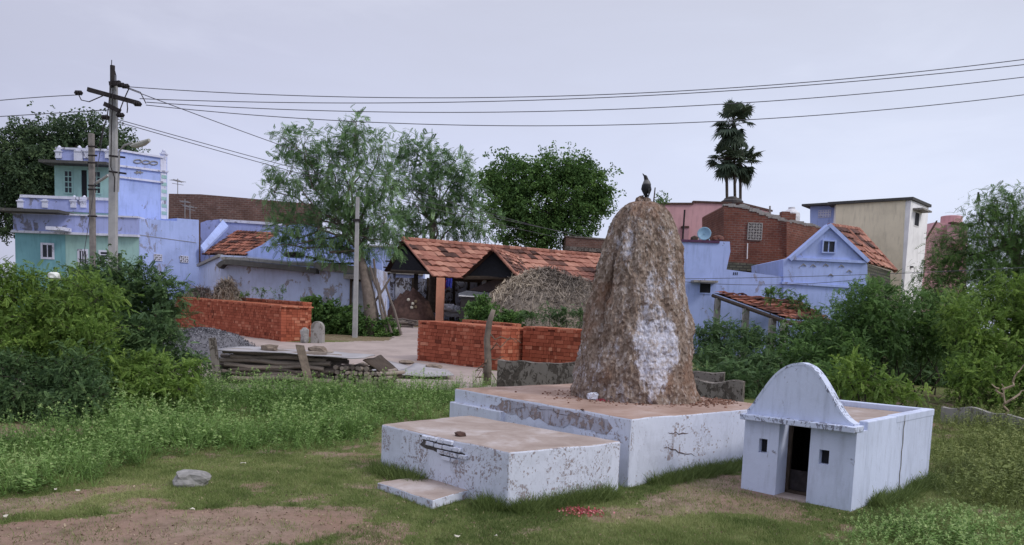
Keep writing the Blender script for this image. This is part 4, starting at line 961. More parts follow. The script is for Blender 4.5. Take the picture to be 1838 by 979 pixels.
u0, u1, z0, z1 = WF.rect(211, 455, 219, 520); mb = MB(); WF.slab(mb, u0, u1, z0, z1, .003, .02); mb.build('door', M['dark'], h)
lattice(WS, h, 276, 457, 290, 468, 4, 3, M['white_trim']); lattice(WS, h, 323, 460, 337, 471, 4, 3, M['white_trim'])
mb = MB(); WS.line(mb, 250, 422, 352, 436, .02, .0, .02); mb.build('conduit', M['concrete'], h)

# old brick wall behind, antennas
W = Wall((300, 44), (500, 44.5)); mb = MB(); W.poly(mb, [(303, 348), (360, 349), (420, 354), (486, 360), (560, 366), (560, 520), (300, 520)], 3.5)
tag(mb.build('brick_building', M['brick2']), 'long brown brick building behind the two storey house', 'building')
def antenna(px, ytop, ybot, Y, label, w=1.0):
    mb = MB(); a = at(px, ybot, Y); b = at(px, ytop, Y); mb.tube([a, b], .022, 5); L = b.z - a.z
    for dz, ww in ((.25, w), (.62, w * .7)):
        c = b - Vector((0, 0, dz * L * .5)); mb.tube([c - Vector((ww / 2, 0, -.03)), c + Vector((ww / 2, 0, -.05))], .018, 4)
    c = b - Vector((0, 0, .13 * L)); mb.tube([c - Vector((0, w * .6, 0)), c + Vector((0, w * .6, 0))], .018, 4)
    for k in range(-2, 3): mb.tube([c + Vector((-.2, k * w * .2, 0)), c + Vector((.2, k * w * .2, 0))], .012, 4)
    tag(mb.build('antenna', M['concrete']), label, 'antenna', 'rooftop aerials')
antenna(319, 321, 352, 44.5, 'cross shaped aerial on the brown brick wall top', .9); antenna(341, 368, 394, 39, 'short aerial on the lavender side wall roof', .7); antenna(332, 358, 392, 40, 'taller thin aerial just left of the short one on the lavender roof', .5)

# ================================================================== TILED ROOF HOUSE AND WHITE OUTHOUSE
h = empty('gabled_house', at(520, 560, 40), 'pale blue gabled house with a brown tiled roof slope half hidden by the feathery tree', 'house')
W = Wall((400, 38.5), (700, 38.5)); mb = MB(); W.poly(mb, [(430, 459), (470, 440), (520, 404), (560, 402), (640, 440), (686, 463), (686, 590), (430, 590)], .3); mb.build('gable_wall', M['blue'], h)
mb = MB(); W.box(mb, 506, 426, 513, 431, 0, .02); mb.build('vent', M['dark'], h); mb = MB(); W.box(mb, 552, 432, 563, 437, 0, .02); mb.build('vent', M['dark'], h)
mb = MB(); random.seed(3)
e0 = at(372, 459, 38); e1 = at(446, 459, 38.3); r0 = at(428, 416, 42); r1 = at(508, 421, 42)
tile_roof(mb, at(362, 457, 38), at(440, 459, 38.2), at(508, 419, 42.5), at(425, 414, 42.5), 9, 16, .02, .05, .05, 2.2); mb.build('roof', M['tile_dark'], h)
W = Wall((360, 42.8), (500, 42.8)); mb = MB(); W.poly(mb, [(360, 470), (360, 400), (372, 396), (395, 394), (480, 400), (510, 404), (510, 440)], .3); mb.build('parapet_wall', M['blue2'], h)
mb = MB(); W.line(mb, 395, 396, 505, 403, .14, -.3, .06); mb.build('coping', M['white_trim'], h)
mb = MB(); q4 = [at(360, 446, 38), at(366, 455, 38), at(410, 410, 42.4), at(400, 399, 42.4)]; mb.hexa(q4 + [p + Vector((0, 0, .12)) for p in q4]); mb.build('sloping_verge', M['blue'], h)
mb = MB(); W = Wall((655, 54), (720, 54)); W.poly(mb, [(600, 438), (760, 446), (760, 590), (600, 590)], 1); mb.build('annexe_wall', M['blue'], h)
mb = MB(); W.line(mb, 600, 439, 760, 447, .1, -.1, .08); W.line(mb, 600, 485, 760, 493, .12, -.1, .15); mb.build('moulding', M['concrete'], h)

h = empty('outhouse', at(510, 575, 35.5), 'low pale blue outhouse with a mossy sagging roof ledge and a grey door', 'outhouse')
W = Wall((396, 34.5), (690, 34.5)); Wl = Wall((357, 37.5), (396, 34.5))
mb = MB(); W.poly(mb, [(396, 458), (440, 460), (520, 469), (566, 470), (674, 482), (674, 610), (396, 610)], 3.2); mb.build('wall', M['paleblue'], h)
mb = MB(); Wl.poly(mb, [(357, 477), (396, 458), (396, 600), (357, 600)], .3); mb.build('wall', M['paleblue'], h)
mb = MB(); Wl.line(mb, 357, 477, 396, 459, .12, -.1, .1); mb.build('verge', M['concrete'], h)
mb = MB(); W.poly(mb, [(397, 461), (445, 463), (520, 471), (567, 473), (567, 478), (520, 476), (440, 468), (397, 466)], .1, .08); W.line(mb, 567, 478, 675, 489, .34, -.1, .12); mb.build('roof_edge', M['concrete'], h)
mb = MB(); pts = [(388, 476), (394, 470), (402, 466), (418, 466), (450, 470), (500, 475), (545, 479), (567, 482), (567, 491), (540, 488), (500, 483), (450, 479), (412, 475), (400, 475), (393, 482)]
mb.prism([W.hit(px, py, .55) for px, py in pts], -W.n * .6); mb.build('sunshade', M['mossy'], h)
u0, u1, z0, z1 = W.rect(632, 506, 660, 572); mb = MB(); W.slab(mb, u0 - .1, u1 + .1, z1, z1 + .12, 0, .06); W.slab(mb, u0 - .1, u0, z0, z1, 0, .06); W.slab(mb, u1, u1 + .1, z0, z1, 0, .06); mb.build('door_frame', M['darkwood'], h)
mb = MB(); W.slab(mb, u0, u1, z0, z1, .003, .03); mb.build('door', M['canvas_grey'], h)
mb = MB(); W.line(mb, 620, 497, 672, 499, .2, 0, .4); mb.build('door_lintel', M['concrete'], h)
mb = MB(); p = W.hit(528, 463, -.7); R1 = .36
for k in range(2):
    vs = []; nn, mm2 = 20, 8; cz = p + Vector((0, 0, .12))
    if k: break
    for i in range(nn):
        a = 2 * math.pi * i / nn
        for j in range(mm2): b_ = 2 * math.pi * j / mm2; vs.append(cz + Vector(((R1 + .10 * math.cos(b_)) * math.cos(a), (R1 + .10 * math.cos(b_)) * math.sin(a), .11 * math.sin(b_))))
    mb.add(vs, [(i * mm2 + j, ((i + 1) % nn) * mm2 + j, ((i + 1) % nn) * mm2 + (j + 1) % mm2, i * mm2 + (j + 1) % mm2) for i in range(nn) for j in range(mm2)])
tag(mb.build('tyre', M['tank_black'], smooth=True), 'old black tyre lying on the outhouse roof', 'tyre')
for i, (a, b_) in enumerate([((548, 461), (600, 470)), ((560, 470), (578, 459)), ((585, 474), (650, 473))]):
    mb = MB(); mb.tube([W.hit(*a, -.6), W.hit(*b_, -.9)], .05, 6); tag(mb.build('old_board', M['darkwood']), 'dark old pole thrown on the outhouse roof', 'pole', 'dark poles on the outhouse roof')

# ================================================================== TILED SHED
h = empty('tiled_shed', at(850, 575, 46), 'open cattle shed under a patched orange clay tile roof with two dark gables', 'shed')
random.seed(7)
R0_ = at(722, 431, 44.5); zr = R0_.z; R1_ = at(1080, 458, 51.0); R1_.z = zr
E0 = at(777, 497, 42.0); ze = E0.z; E1 = Vector((R1_.x + (E0.x - R0_.x), R1_.y + (E0.y - R0_.y), ze))
mb = MB(); tile_roof(mb, E0, E1, R1_, R0_, 7, 30, .03, .07, .04, 1.3)
ridge_tiles(mb, R0_ + Vector((0, 0, .05)), R1_ + Vector((0, 0, .05)), 34, .13); ridge_tiles(mb, E0 + Vector((0, 0, .06)), R0_ + Vector((0, 0, .06)), 9, .06)
B0 = at(690, 487, 46.5); Bz = B0.z; B1 = Vector((R1_.x + (B0.x - R0_.x), R1_.y + (B0.y - R0_.y), Bz)); tile_roof(mb, B1, B0, R0_, R1_, 6, 24, .02, .06, 0, 4.1)
mb.build('roof', M['tile'], h)
# front gable crossing the main slope
GA = at(885, 447, 40.5); GL = at(829, 499, 40.5); GR = at(930, 497, 40.2); bk = (Vector((.25, 1, 0))).normalized() * 5.0
mb = MB(); tile_roof(mb, GL, GL + bk, GA + bk, GA, 6, 8, .02, .06, .02, 2.7); tile_roof(mb, GR + bk, GR, GA, GA + bk, 6, 8, .03, .07, .02, 5.1); ridge_tiles(mb, GA, GA + bk, 8, .12); ridge_tiles(mb, GR, GA, 8, .07)
mb.build('cross_gable_roof', M['tile'], h)
mb = MB(); bv = Vector((0, .5, 0)); mb.prism([GL + bv, GR + bv, GA + bv], Vector((0, .1, 0))); mb.build('gable_shade_fill', M['dark'], h); mb = MB(); mb.prism([at(700, 487, 45.6), at(768, 493, 43.0), at(724, 440, 45.0)], Vector((.3, .25, 0))); mb.build('gable_shade_fill', M['dark'], h)  # near-black triangles stand in for the shade inside the open gables
mb = MB()
mb.tube([at(703, 487, 45.5), at(775, 490, 42.6)], .09, 6); mb.tube([at(780, 500, 42.6), Vector((E1.x, E1.y + .6, ze - .1))], .09, 6); mb.tube([at(832, 499, 40.9), at(925, 499, 40.9)], .10, 6)
for k in range(6):
    t = k / 5; mb.tube([B0.lerp(R0_, t) + Vector((-.35, .1, -.12)), B0.lerp(R0_, t) + Vector((.6, .4, -.12))], .045, 5)
mb.build('roof_beam', M['darkwood'], h)
def post(px, y0, y1, Y, wpx, mat, name='post'):
    mb = MB(); a = at(px, y0, Y); b_ = at(px, y1, Y); w_ = wpx * Y / FPX; mb.box(((a.x + b_.x) / 2, Y, (a.z + b_.z) / 2), (w_, w_, a.z - b_.z)); return mb.build(name, mat, h, bevel=.01)
post(790, 499, 580, 42.2, 14, M['peach'], 'pillar'); post(704, 492, 572, 46, 9, M['peeled'], 'pillar'); post(746, 492, 560, 45, 7, M['darkwood']); post(869, 495, 522, 44, 8, M['offwhite'], 'pillar'); post(912, 500, 580, 41.2, 6, M['darkwood'])
W = Wall((705, 48.2), (1000, 51)); mb = MB(); W.poly(mb, [(705, 498), (1010, 512), (1010, 600), (705, 600)], .25); mb.build('back_wall', M['peeled'], h)
mb = MB()
for px in (738, 765, 772, 812, 838, 856): W.box(mb, px, 499, px + 4, 575, .0, .10)
mb.build('wall_stud', M['darkwood'], h)
# things in and under the shed
def cloth(x0, x1, y0, y1, Y, mat, label, name='cloth'):
    vs = []; nx, nz = 14, 10; a = at(x0, y0, Y); b_ = at(x1, y1, Y)
    for side in (0, .015):
        for j in range(nz + 1):
            for i in range(nx + 1):
                t, s_ = i / nx, j / nz; vs.append(Vector((a.x + (b_.x - a.x) * (t + .04 * math.sin(6 * s_)), Y + side + .05 * math.sin(t * 14) * (.3 + s_), a.z + (b_.z - a.z) * s_ - .03 * math.sin(t * 3.14) * (1 - s_) - .04 * s_ * math.sin(t * 9))))
    fs = []; o = (nx + 1) * (nz + 1)
    for j in range(nz):
        for i in range(nx): q = j * (nx + 1) + i; fs += [(q, q + 1, q + nx + 2, q + nx + 1), (o + q + nx + 1, o + q + nx + 2, o + q + 1, o + q)]
    mb = MB(); mb.add(vs, fs); tag(mb.build(name, mat, smooth=True), label, 'cloth')
cloth(801, 811, 499, 516, 42.4, M['cloth_blue'], 'blue cloth hanging from the shed eave beside the peach pillar'); cloth(796, 801, 503, 518, 42.5, M['cloth_red'], 'dark red cloth hanging next to the blue one at the shed')
c = at(745, 575, 44.0); heap_l = 'dark brown heap of soil and coconut husks under the left gable of the shed'
def heap(name, c, rx, ry, hz, mat, label, cat, seed, n=40, rough=.12, power=1.0, skew=0):
    vs = []; fs = []; m_ = n // 2
    for i in range(m_ + 1):
        t = i / m_
        for j in range(n):
            a = 2 * math.pi * j / n; p = Vector((math.cos(a) * t, math.sin(a) * t, 0)); f = (1 - t ** 2) ** power if t < 1 else 0
            nz = mnoise.fractal(p * 2.3 + Vector((seed, seed, 0)), .8, 2.1, 4) * rough; rr = t * (1 + .12 * mnoise.noise(Vector((math.cos(a) * 1.5, math.sin(a) * 1.5, seed))))
            x_, y_ = c.x + math.cos(a) * rr * rx, c.y + math.sin(a) * rr * ry; vs.append(Vector((x_ + skew * f * rx, y_, tz(x_, y_) - .04 + max(0, f * hz + nz * hz * (1 - t ** 6)))))
    for i in range(m_):
        for j in range(n): fs.append((i * n + j, i * n + (j + 1) % n, (i + 1) * n + (j + 1) % n, (i + 1) * n + j))
    mb = MB(); mb.add(vs, fs); return tag(mb.build(name, mat, smooth=True), label, cat)
g0 = at(738, 578, 44); heap('soil_heap', Vector((g0.x, 43.6, 0)), 1.5, 1.2, 1.75, M['soil_dark'], heap_l, 'heap', 3, 48, .25, .9)
for i, (px, py) in enumerate([(741, 545), (746, 551), (739, 552), (746, 541), (733, 538)]):
    p = at(px, py, 42.7); rock('coconut_husk', (p.x, p.y, p.z - .08), (.16, .16, .16), M['sack_brown'] if i % 2 else M['litter'], 'pale husk lying on the dark soil heap under the shed', 'husk', 'pale husks on the soil heap', seed=i)
for i, (px, py, s_) in enumerate([(803, 549, .8), (815, 552, .9), (809, 560, 1.0)]):
    p = at(px, py, 42.6); rock('cement_sack', (p.x, p.y + .2 * i, p.z - .25), (s_, .5, .38), M['sack'], 'grey sack slumped in a pile beside the peach pillar', 'sack', 'grey sacks beside the peach pillar', seed=20 + i, sub=3)
# covered cart
ct = empty('covered_cart', at(862, 585, 41.5), 'dark covered cart with a grey canopy parked under the front gable', 'cart')
W = Wall((822, 41.2), (905, 41.2)); mb = MB(); W.poly(mb, [(822, 527), (838, 522), (902, 528), (902, 533), (822, 534)], 1.7); mb.build('canopy', M['canvas_grey'], ct, bevel=.03)
mb = MB(); W.box(mb, 826, 534, 900, 566, -1.6, -.02); mb.build('body', M['tank_black'], ct, bevel=.04)
mb = MB(); W.line(mb, 824, 531, 902, 536, .05, .0, .05); mb.build('canopy_rail', M['offwhite'], ct)
for px in (838, 886):
    mb = MB(); c = W.hit(px, 570, .05); rr = .38
    mb.tube([c - W.n * .06, c + W.n * .06], rr, 20); wh = mb.build('wheel', M['tank_black'], ct); mb = MB(); mb.tube([c - W.n * .07, c + W.n * .08], .12, 12); mb.build('hub', M['concrete'], wh)
tp = MB(); W.poly(tp, [(842, 521), (884, 503), (925, 497), (925, 526), (900, 527)], .8, -.9); tag(tp.build('tarpaulin', M['canvas']), 'brown tarpaulin sheet stretched behind the covered cart', 'tarpaulin')
# firewood and leaning poles by the tree
random.seed(12)
for i in range(14):
    a = gnd(random.uniform(692, 715), random.uniform(581, 588)) + Vector((0, 0, .05 + .02 * i)); b_ = gnd(random.uniform(740, 768), random.uniform(583, 591)) + Vector((0, 0, .05 + .02 * i)); mb = MB(); limb(mb, a, b_, .06, .04, 4, .02)
    tag(mb.build('firewood_stick', M['greywood']), 'grey stick of firewood lying in front of the dark soil heap', 'firewood', 'firewood sticks before the soil heap')
for i, (a, b_) in enumerate([((664, 478), (703, 572)), ((676, 500), (694, 575)), ((700, 500), (650, 560)), ((671, 465), (690, 560)), ((693, 515), (720, 575))]):
    mb = MB(); limb(mb, at(*a, 33.5), at(b_[0], b_[1] + 26, 33.1), .05, .06, 4, .015); tag(mb.build('leaning_pole', M['greywood']), 'thin grey pole leaning against the feathery tree trunk', 'pole', 'poles leaning by the tree trunk')

mb = MB(); W = Wall((1012, 54), (1090, 54)); W.poly(mb, [(1016, 424), (1090, 430), (1090, 520), (1016, 520)], 4); hb_ = empty('brick_hut', at(1050, 560, 55), 'dark brick hut with a flat slab roof behind the tiled shed', 'hut'); mb.build('wall', M['brick2'], hb_)
mb = MB(); W.line(mb, 1014, 446, 1090, 451, .25, -.1, .25); W.line(mb, 1014, 424, 1090, 430, .1, -4, .05); mb.build('ledge', M['old_wall'], hb_)

# straw heap
c = at(985, 570, 33.5); st_o = heap('straw_heap', Vector((c.x, 34.4, 0)), 3.1, 2.4, 2.85, M['straw'], 'large grey and golden straw heap behind the right brick stack', 'straw heap', 9, 72, .07, .52)
g_ = np.random.default_rng(4); me = st_o.data; fv_ = np.array([list(p.center) for p in me.polygons]); nn_ = np.array([list(p.normal) for p in me.polygons]); ok = fv_[:, 2] > .3; fv_, nn_ = fv_[ok], nn_[ok]
ids = g_.integers(0, len(fv_), 26000); P = fv_[ids] + g_.normal(size=(26000, 3)) * .08 + np.array(st_o.location)
A = g_.normal(size=(26000, 3)); A[:, 2] -= .5; A -= (A * nn_[ids]).sum(1)[:, None] * nn_[ids] * .75
sv_t = [(np.array([[0, -.011, .01], [.30, -.008, .03], [.30, .008, .03], [0, .011, .01]]), np.array([[0, 1, 2, 3]]), np.zeros(1))]
hv = fbm(P[:, 0] * .7, P[:, 2] * .9 + P[:, 1] * .3, 3)
V, F, vr = place(sv_t, P, frames(A, g_), g_.uniform(.6, 1.4, len(P)), np.clip(hv * 1.3 - .25 + g_.normal(size=len(P)) * .18, 0, 1), g_); fast_mesh('straw_cover', V, F, vr, M['straw'], st_o)

# ================================================================== RIGHT SIDE HOUSES
h = empty('pink_house', at(1300, 570, 44), 'pink flat roofed house rising behind the old brick building', 'house')
W = Wall((1190, 43), (1330, 43)); Wr = Wall((1330, 43), (1384, 47)); 
mb = MB(); W.poly(mb, [(1180, 366), (1245, 366), (1245, 363), (1330, 366), (1330, 600), (1180, 600)], 3.5); mb.build('wall', M['pink'], h)
mb = MB(); Wr.poly(mb, [(1330, 366), (1384, 379), (1384, 600), (1330, 600)], 3.5); mb.build('wall', M['pink'], h)
mb = MB(); W.line(mb, 1180, 366, 1244, 366, .10, -.3, .07); W.line(mb, 1244, 362.5, 1331, 365.5, .10, -.3, .07); Wr.line(mb, 1329, 365.5, 1385, 379, .10, -.3, .07); mb.build('coping', M['soil_dark'], h)
pw = plain('pink_dark_paint', (.42, .24, .27), .8, .1); mb = MB(); W.box(mb, 1224, 409, 1234, 440, 0, .25); mb.build('pier', pw, h); mb = MB(); W.box(mb, 1222, 407, 1235, 410, 0, .3); mb.build('pier_cap', M['soil_dark'], h)
mb = MB(); mb.tube([at(1225, 436, 42), at(1229, 377, 42)], .045, 6); tag(mb.build('iron_pole', M['metal']), 'rusty iron pole standing in front of the pink wall', 'pole')
mb = MB(); c = at(1314, 366, 43.5); mb.tube([c + Vector((0, 0, z)) for z in (-.3, 0, .12, .2, .27, .3, .36, .38)], [.60, .60, .58, .45, .42, .25, .22, .02], 20); tag(mb.build('water_tank', M['tank_black']), 'black round water tank on the pink house roof under the palms', 'water tank')

h = empty('old_brick_building', at(1380, 590, 37), 'old dark red brick building with a sloping top and a latticed window', 'building')
YB = 35.0; W = Wall((1297, YB), (1412, YB)); Wr = Wall((1412, YB), (1475, YB + 2.6))
mb = MB(); W.poly(mb, [(1299, 371), (1304, 367), (1330, 372), (1412, 398), (1412, 600), (1303, 600)], 4); mb.build('front_wall', M['brick'], h)
mb = MB(); Wr.poly(mb, [(1412, 398), (1475, 409), (1475, 600), (1412, 600)], .3); mb.build('side_wall', M['brick'], h)
random.seed(31); mb = MB()
for i in range(40):
    t = i / 40; px = 1302 + 168 * t; py = np.interp(px, [1302, 1330, 1412, 1475], [368, 372, 398, 410]); ww = W if px < 1412 else Wr
    p = ww.hit(px, py, -.12); mb.box(p + Vector((0, 0, random.uniform(-.02, .05))), (.22, .30, random.uniform(.06, .16)), random.uniform(-.1, .1), random.random())
mb.build('wall_top', M['concrete'], h)
mb = MB(); W.poly(mb, [(1296, 470), (1330, 472), (1400, 478), (1408, 492), (1370, 489), (1296, 484)], .3, .22); mb.build('rubble_base', M['rubble'], h)
u0, u1, z0, z1 = W.rect(1342, 401, 1367, 431); mb = MB(); W.slab(mb, u0, u1, z0, z1, .003, .02); f = mb.build('window', M['dark'], h)
mb = MB()
for i in range(6): u = u0 + (u1 - u0) * i / 5; W.slab(mb, u - .018, u + .018, z0, z1, .021, .06)
for i in range(7): z = z0 + (z1 - z0) * i / 6; W.slab(mb, u0, u1, z - .018, z + .018, .022, .062)
for i in range(5):
    for j in range(6):
        a = (u0 + (u1 - u0) * i / 5, z0 + (z1 - z0) * j / 6); c_ = (a[0] + (u1 - u0) / 5, a[1] + (z1 - z0) / 6)
        if (i + j) % 2: mb.tube([W.P(*a, .04), W.P(*c_, .04)], .014, 4)
        else: mb.tube([W.P(a[0], c_[1], .04), W.P(c_[0], a[1], .04)], .014, 4)
mb.build('lattice', M['concrete'], f)
mb = MB(); mb.tube([W.hit(1342, 437, .05), W.hit(1341, 465, .05)], .02, 6); mb.build('pipe', M['offwhite'], h)
for px, py, s_ in ((1408, 393, .35), (1420, 396, .3)):
    mb = MB(); p = Wr.hit(px, py, -.4); mb.box(p + Vector((0, 0, .1)), (s_, s_, .38)); mb.build('brick_pier', M['brick'], h)
mb = MB(); p = at(1420, 389, 40); mb.tube([p + Vector((0, 0, z)) for z in (-.3, 0, .16, .30, .36, .44, .45)], [.42, .42, .40, .24, .16, .16, .02], 20); tag(mb.build('water_tank', M['tank_white']), 'white round water tank behind the old brick building', 'water tank')
mb = MB(); mb.tube([at(1382, 402, 38), at(1382, 370, 38)], .04, 6); mb.tube([at(1382, 386, 38), at(1408, 388, 39)], .03, 6); tag(mb.build('water_pipe', M['concrete']), 'thin grey water pipe rising beside the white tank', 'pipe')

# blue house with gable
h = empty('blue_gabled_house', at(1450, 600, 31.5), 'lavender blue house with a pointed gable, small attic window and a tiled porch', 'house')
YH = 30.0; W = Wall((1200, YH), (1557, YH))
mb = MB(); W.poly(mb, [(1110, 428), (1310, 434), (1311, 452), (1304, 484), (1405, 497), (1405, 640), (1110, 640)], .35); mb.build('front_wall', M['blue'], h)
mb = MB(); W.line(mb, 1110, 428, 1291, 435, .09, -.35, .05); mb.build('coping', plain('purple_coping', (.09, .04, .09), .8), h)
mb = MB(); W.poly(mb, [(1406, 466), (1418, 463), (1552, 470), (1557, 476), (1557, 640), (1406, 640)], 4, .04); mb.build('gable_house_wall', M['blue'], h)
mb = MB(); W.poly(mb, [(1421, 464), (1487, 408), (1551, 469)], .3, .05); gm_ = mb.build('gable', M['blue'], h)
mb = MB()
def strip(a, b_, th, o0, o1):
    A, B = W.hit(*a), W.hit(*b_); d = (B - A).normalized(); up = W.n.cross(d); up = up if up.z > 0 else -up
    mb.hexa([A - up * th / 2 + W.n * o1, B - up * th / 2 + W.n * o1, B - up * th / 2 + W.n * o0, A - up * th / 2 + W.n * o0, A + up * th / 2 + W.n * o1, B + up * th / 2 + W.n * o1, B + up * th / 2 + W.n * o0, A + up * th / 2 + W.n * o0])
strip((1416, 467), (1488, 405), .13, -.3, .16); strip((1486, 404), (1556, 470), .13, -.3, .17); mb.build('bargeboard', M['blue'], h)
mb = MB(); W.line(mb, 1421, 465, 1553, 471, .10, 0, .13); W.line(mb, 1402, 508, 1548, 517, .08, 0, .12); mb.build('cornice', M['blue'], h)
window(W, h, 1476, 434, 1496, 453, M['blue'], M['glass'], .05, 2, 0, out=.13, base=.055)
mb = MB(); 
for i, (px, py) in enumerate([(1438, 478), (1455, 479), (1478, 478), (1506, 480), (1487, 496), (1520, 489)]): mb = MB(); mb.tube([W.hit(px, py, .06), W.hit(px + 4, py - 4, .06), W.hit(px + 9, py, .06)], .022, 4); mb.build('relief_motif', M['concrete'], h)
mb = MB()
for k in range(3): W.box(mb, 1316 + k * 3.2, 489, 1317.5 + k * 3.2, 494, 0, .012)
mb.build('vent_slot', M['dark'], h)
window(W, h, 1256, 509, 1275, 526, M['blue'], M['dark'], .04, 0); mb = MB(); W.box(mb, 1240, 504.5, 1283, 508, 0, .5); mb.build('sunshade', M['concrete'], h)
# side wall and roof of the gable house
EY = at(1608, 487, 33.2); A_ = W.hit(1556, 470, .1); RB = at(1542, 413, 34.6); RA = W.hit(1489, 405, .1); RB.z = RA.z; 
eb = Vector((A_.x + (RB.x - RA.x), A_.y + (RB.y - RA.y), A_.z))
mb = MB(); random.seed(9); tile_roof(mb, A_ - Vector((0, 0, .05)), EY, at(1541, 412, 35.0), RA, 6, 9, .03, .06, .02, 6.2); tile_roof(mb, W.hit(1416, 466, .0) + Vector((.6, 4.8, 0)), W.hit(1416, 466, .0), RA, at(1541, 412, 35.0), 5, 8)
ridge_tiles(mb, EY, at(1541, 412, 35.0), 10, .09); ridge_tiles(mb, A_.lerp(EY, .5) + Vector((0, 0, .05)), RA.lerp(at(1541, 412, 35.0), .5) + Vector((0, 0, .05)), 9, .06); ridge_tiles(mb, RA, at(1541, 412, 35.0), 9, .09)
mb.build('roof', M['tile'], h)
mb = MB(); Ws = Wall((1557, YH), (1598, 33)); Ws.poly(mb, [(1557, 474), (1598, 488), (1598, 640), (1557, 640)], .3); mb.build('side_wall', M['rubble'], h)
# porch lean-to
PA = at(1280, 525, 29.0); PE = at(1432, 541, 29.8); PB = at(1410, 571, 24.6); PC = at(1492, 577, 25.4)
mb = MB(); tile_roof(mb, PB, PC, PE, PA, 11, 9, .035, .06, .05, 8.3); mb.build('porch_roof', M['tile_dark'], h)
mb = MB(); mb.tube([PA - Vector((0, 0, .12)), PB - Vector((0, 0, .12))], .07, 6); mb.tube([PB - Vector((0, 0, .14)), PC - Vector((0, 0, .14))], .08, 6); mb.build('porch_beam', M['darkwood'], h)
for px, t in ((1291, .08), (1348, .5), (1394, .85), (1413, .99), (1470, None)):
    q = PA.lerp(PB, t) if t is not None else PB.lerp(PC, .8); mb = MB(); z0 = tz(q.x, q.y) - .1; wp = .19; mb.box((q.x, q.y, (z0 + q.z - .15) / 2), (wp, wp, q.z - .15 - z0)); mb.build('porch_post', M['concrete'], h)
# blue dish and lumps on the roof
mb = MB(); c = at(1264, 421, 31.5); vs = []; fs = []; ax = Vector((-.25, -1, .25)).normalized(); a1 = ax.orthogonal().normalized(); a2 = ax.cross(a1)
for i in range(7):
    r = i / 6 * .27
    for j in range(20): a = j / 20 * 6.2832; vs.append(c + (a1 * math.cos(a) + a2 * math.sin(a)) * r + ax * (r * r * 1.2))
fs = [(i * 20 + j, i * 20 + (j + 1) % 20, (i + 1) * 20 + (j + 1) % 20, (i + 1) * 20 + j) for i in range(6) for j in range(20)]
ds = empty('satellite_dish', at(1264, 433, 31.5), 'pale blue dish standing on the blue parapet before the pink wall', 'dish')
mb.add(vs, fs); o = mb.build('dish', M['dish'], ds, smooth=True); md_ = o.modifiers.new('s', 'SOLIDIFY'); md_.thickness = .02
mb = MB(); mb.tube([at(1264, 434, 31.6), at(1264, 422, 31.6)], .05, 6); mb.tube([at(1254, 433, 31.5), at(1258, 425, 31.6)], .02, 5); mb.tube([at(1274, 433, 31.5), at(1270, 425, 31.6)], .02, 5); mb.build('stand', M['dish'], ds)
mb = MB(); mb.tube([c, c + ax * .3 + Vector((0, 0, -.05))], .012, 5); mb.build('feed_arm', M['dish'], ds)
for k, (px, py) in enumerate([(1246, 430), (1284, 430), (1292, 429)]):
    p = at(px, py + 3, 30.4); rock('roof_rubble', (p.x, p.y, p.z), (.30, .22, .22), M['brick'] if k else M['darkwood'], ['dark lump of wood left of the blue dish on the parapet', 'brick lump just right of the blue dish', 'brown brick lump against the brick building beside the parapet'][k], 'rubble', seed=40 + k, sub=1)

# cream tower house
h = empty('cream_house', at(1620, 600, 40), 'tall plain cream and white house block with a small shaded window at the right', 'house')
W = Wall((1500, 40.1), (1625.5, 38)); Wr = Wall((1625.5, 38), (1667, 40.6))
mb = MB(); W.poly(mb, [(1500, 362), (1625.5, 354.5), (1612, 620), (1498, 620)], .3); mb.build('cream_wall', M['cream'], h)
mb = MB(); ct_ = Wr.hit(1625.5, 354.5); p1 = Wr.hit(1667, 371); z_ = (ct_.z + p1.z) / 2 - .03
b0, b1_ = Wr.O, Wr.O + Wr.d * (p1 - Wr.O).dot(Wr.d); l0 = W.hit(1500, 362); 
mb.prism([Vector((b0.x, b0.y, 0)), Vector((b1_.x, b1_.y, 0)), Vector((b1_.x - 3.2, b1_.y + 3, 0)), Vector((l0.x + .1, l0.y + .35, 0))], Vector((0, 0, z_)))
mb.build('white_wall', M['offwhite'], h)
mb = MB(); mb.prism([Vector((b0.x, b0.y, 0)) + (W.n + Wr.n) * .1 + Vector((0, 0, z_ + .004)), Vector((b1_.x, b1_.y, z_ + .004)) + Wr.n * .1 + Wr.d * .1, Vector((b1_.x - 3.2, b1_.y + 3.1, z_ + .004)), Vector((l0.x, l0.y + .35, z_ + .004)) + W.n * .4 - W.d * .12], Vector((0, 0, .13))); mb.build('roof_slab', M['mossy'], h)
window(Wr, h, 1641, 382, 1649, 406, M['offwhite'], M['dark'], .03, 0); mb = MB(); Wr.box(mb, 1638, 377, 1655, 380, 0, .45); mb.build('sunshade', M['concrete'], h)
mb = MB(); Wr.box(mb, 1633.3, 478, 1636, 481, 0, .1); mb.build('wire_bracket', M['metal'], h)
h = empty('blue_annexe', at(1475, 600, 42), 'small pale blue rooftop room with a white block vent beside the cream house', 'room')
W = Wall((1454, 41.8), (1500, 41)); mb = MB(); W.poly(mb, [(1454, 371), (1500, 368), (1500, 600), (1454, 600)], 2.5); mb.build('wall', M['blue'], h)
mb = MB(); W.line(mb, 1443, 370, 1501, 366.5, .10, -2.5, .35); mb.build('roof_slab', M['mossy'], h)
u0, u1, z0, z1 = W.rect(1469, 377, 1492, 391); mb = MB(); W.slab(mb, u0, u1, z0, z1, .002, .03); v_ = mb.build('block_vent', M['white_trim'], h); mb = MB()
for i in range(5):
    for j in range(3): a = u0 + (u1 - u0) * (i + .2) / 5; z = z0 + (z1 - z0) * (j + .25) / 3; W.slab(mb, a, a + (u1 - u0) * .11, z, z + (z1 - z0) * .16, .031, .034)
mb.build('vent_hole', M['blue2'], v_)
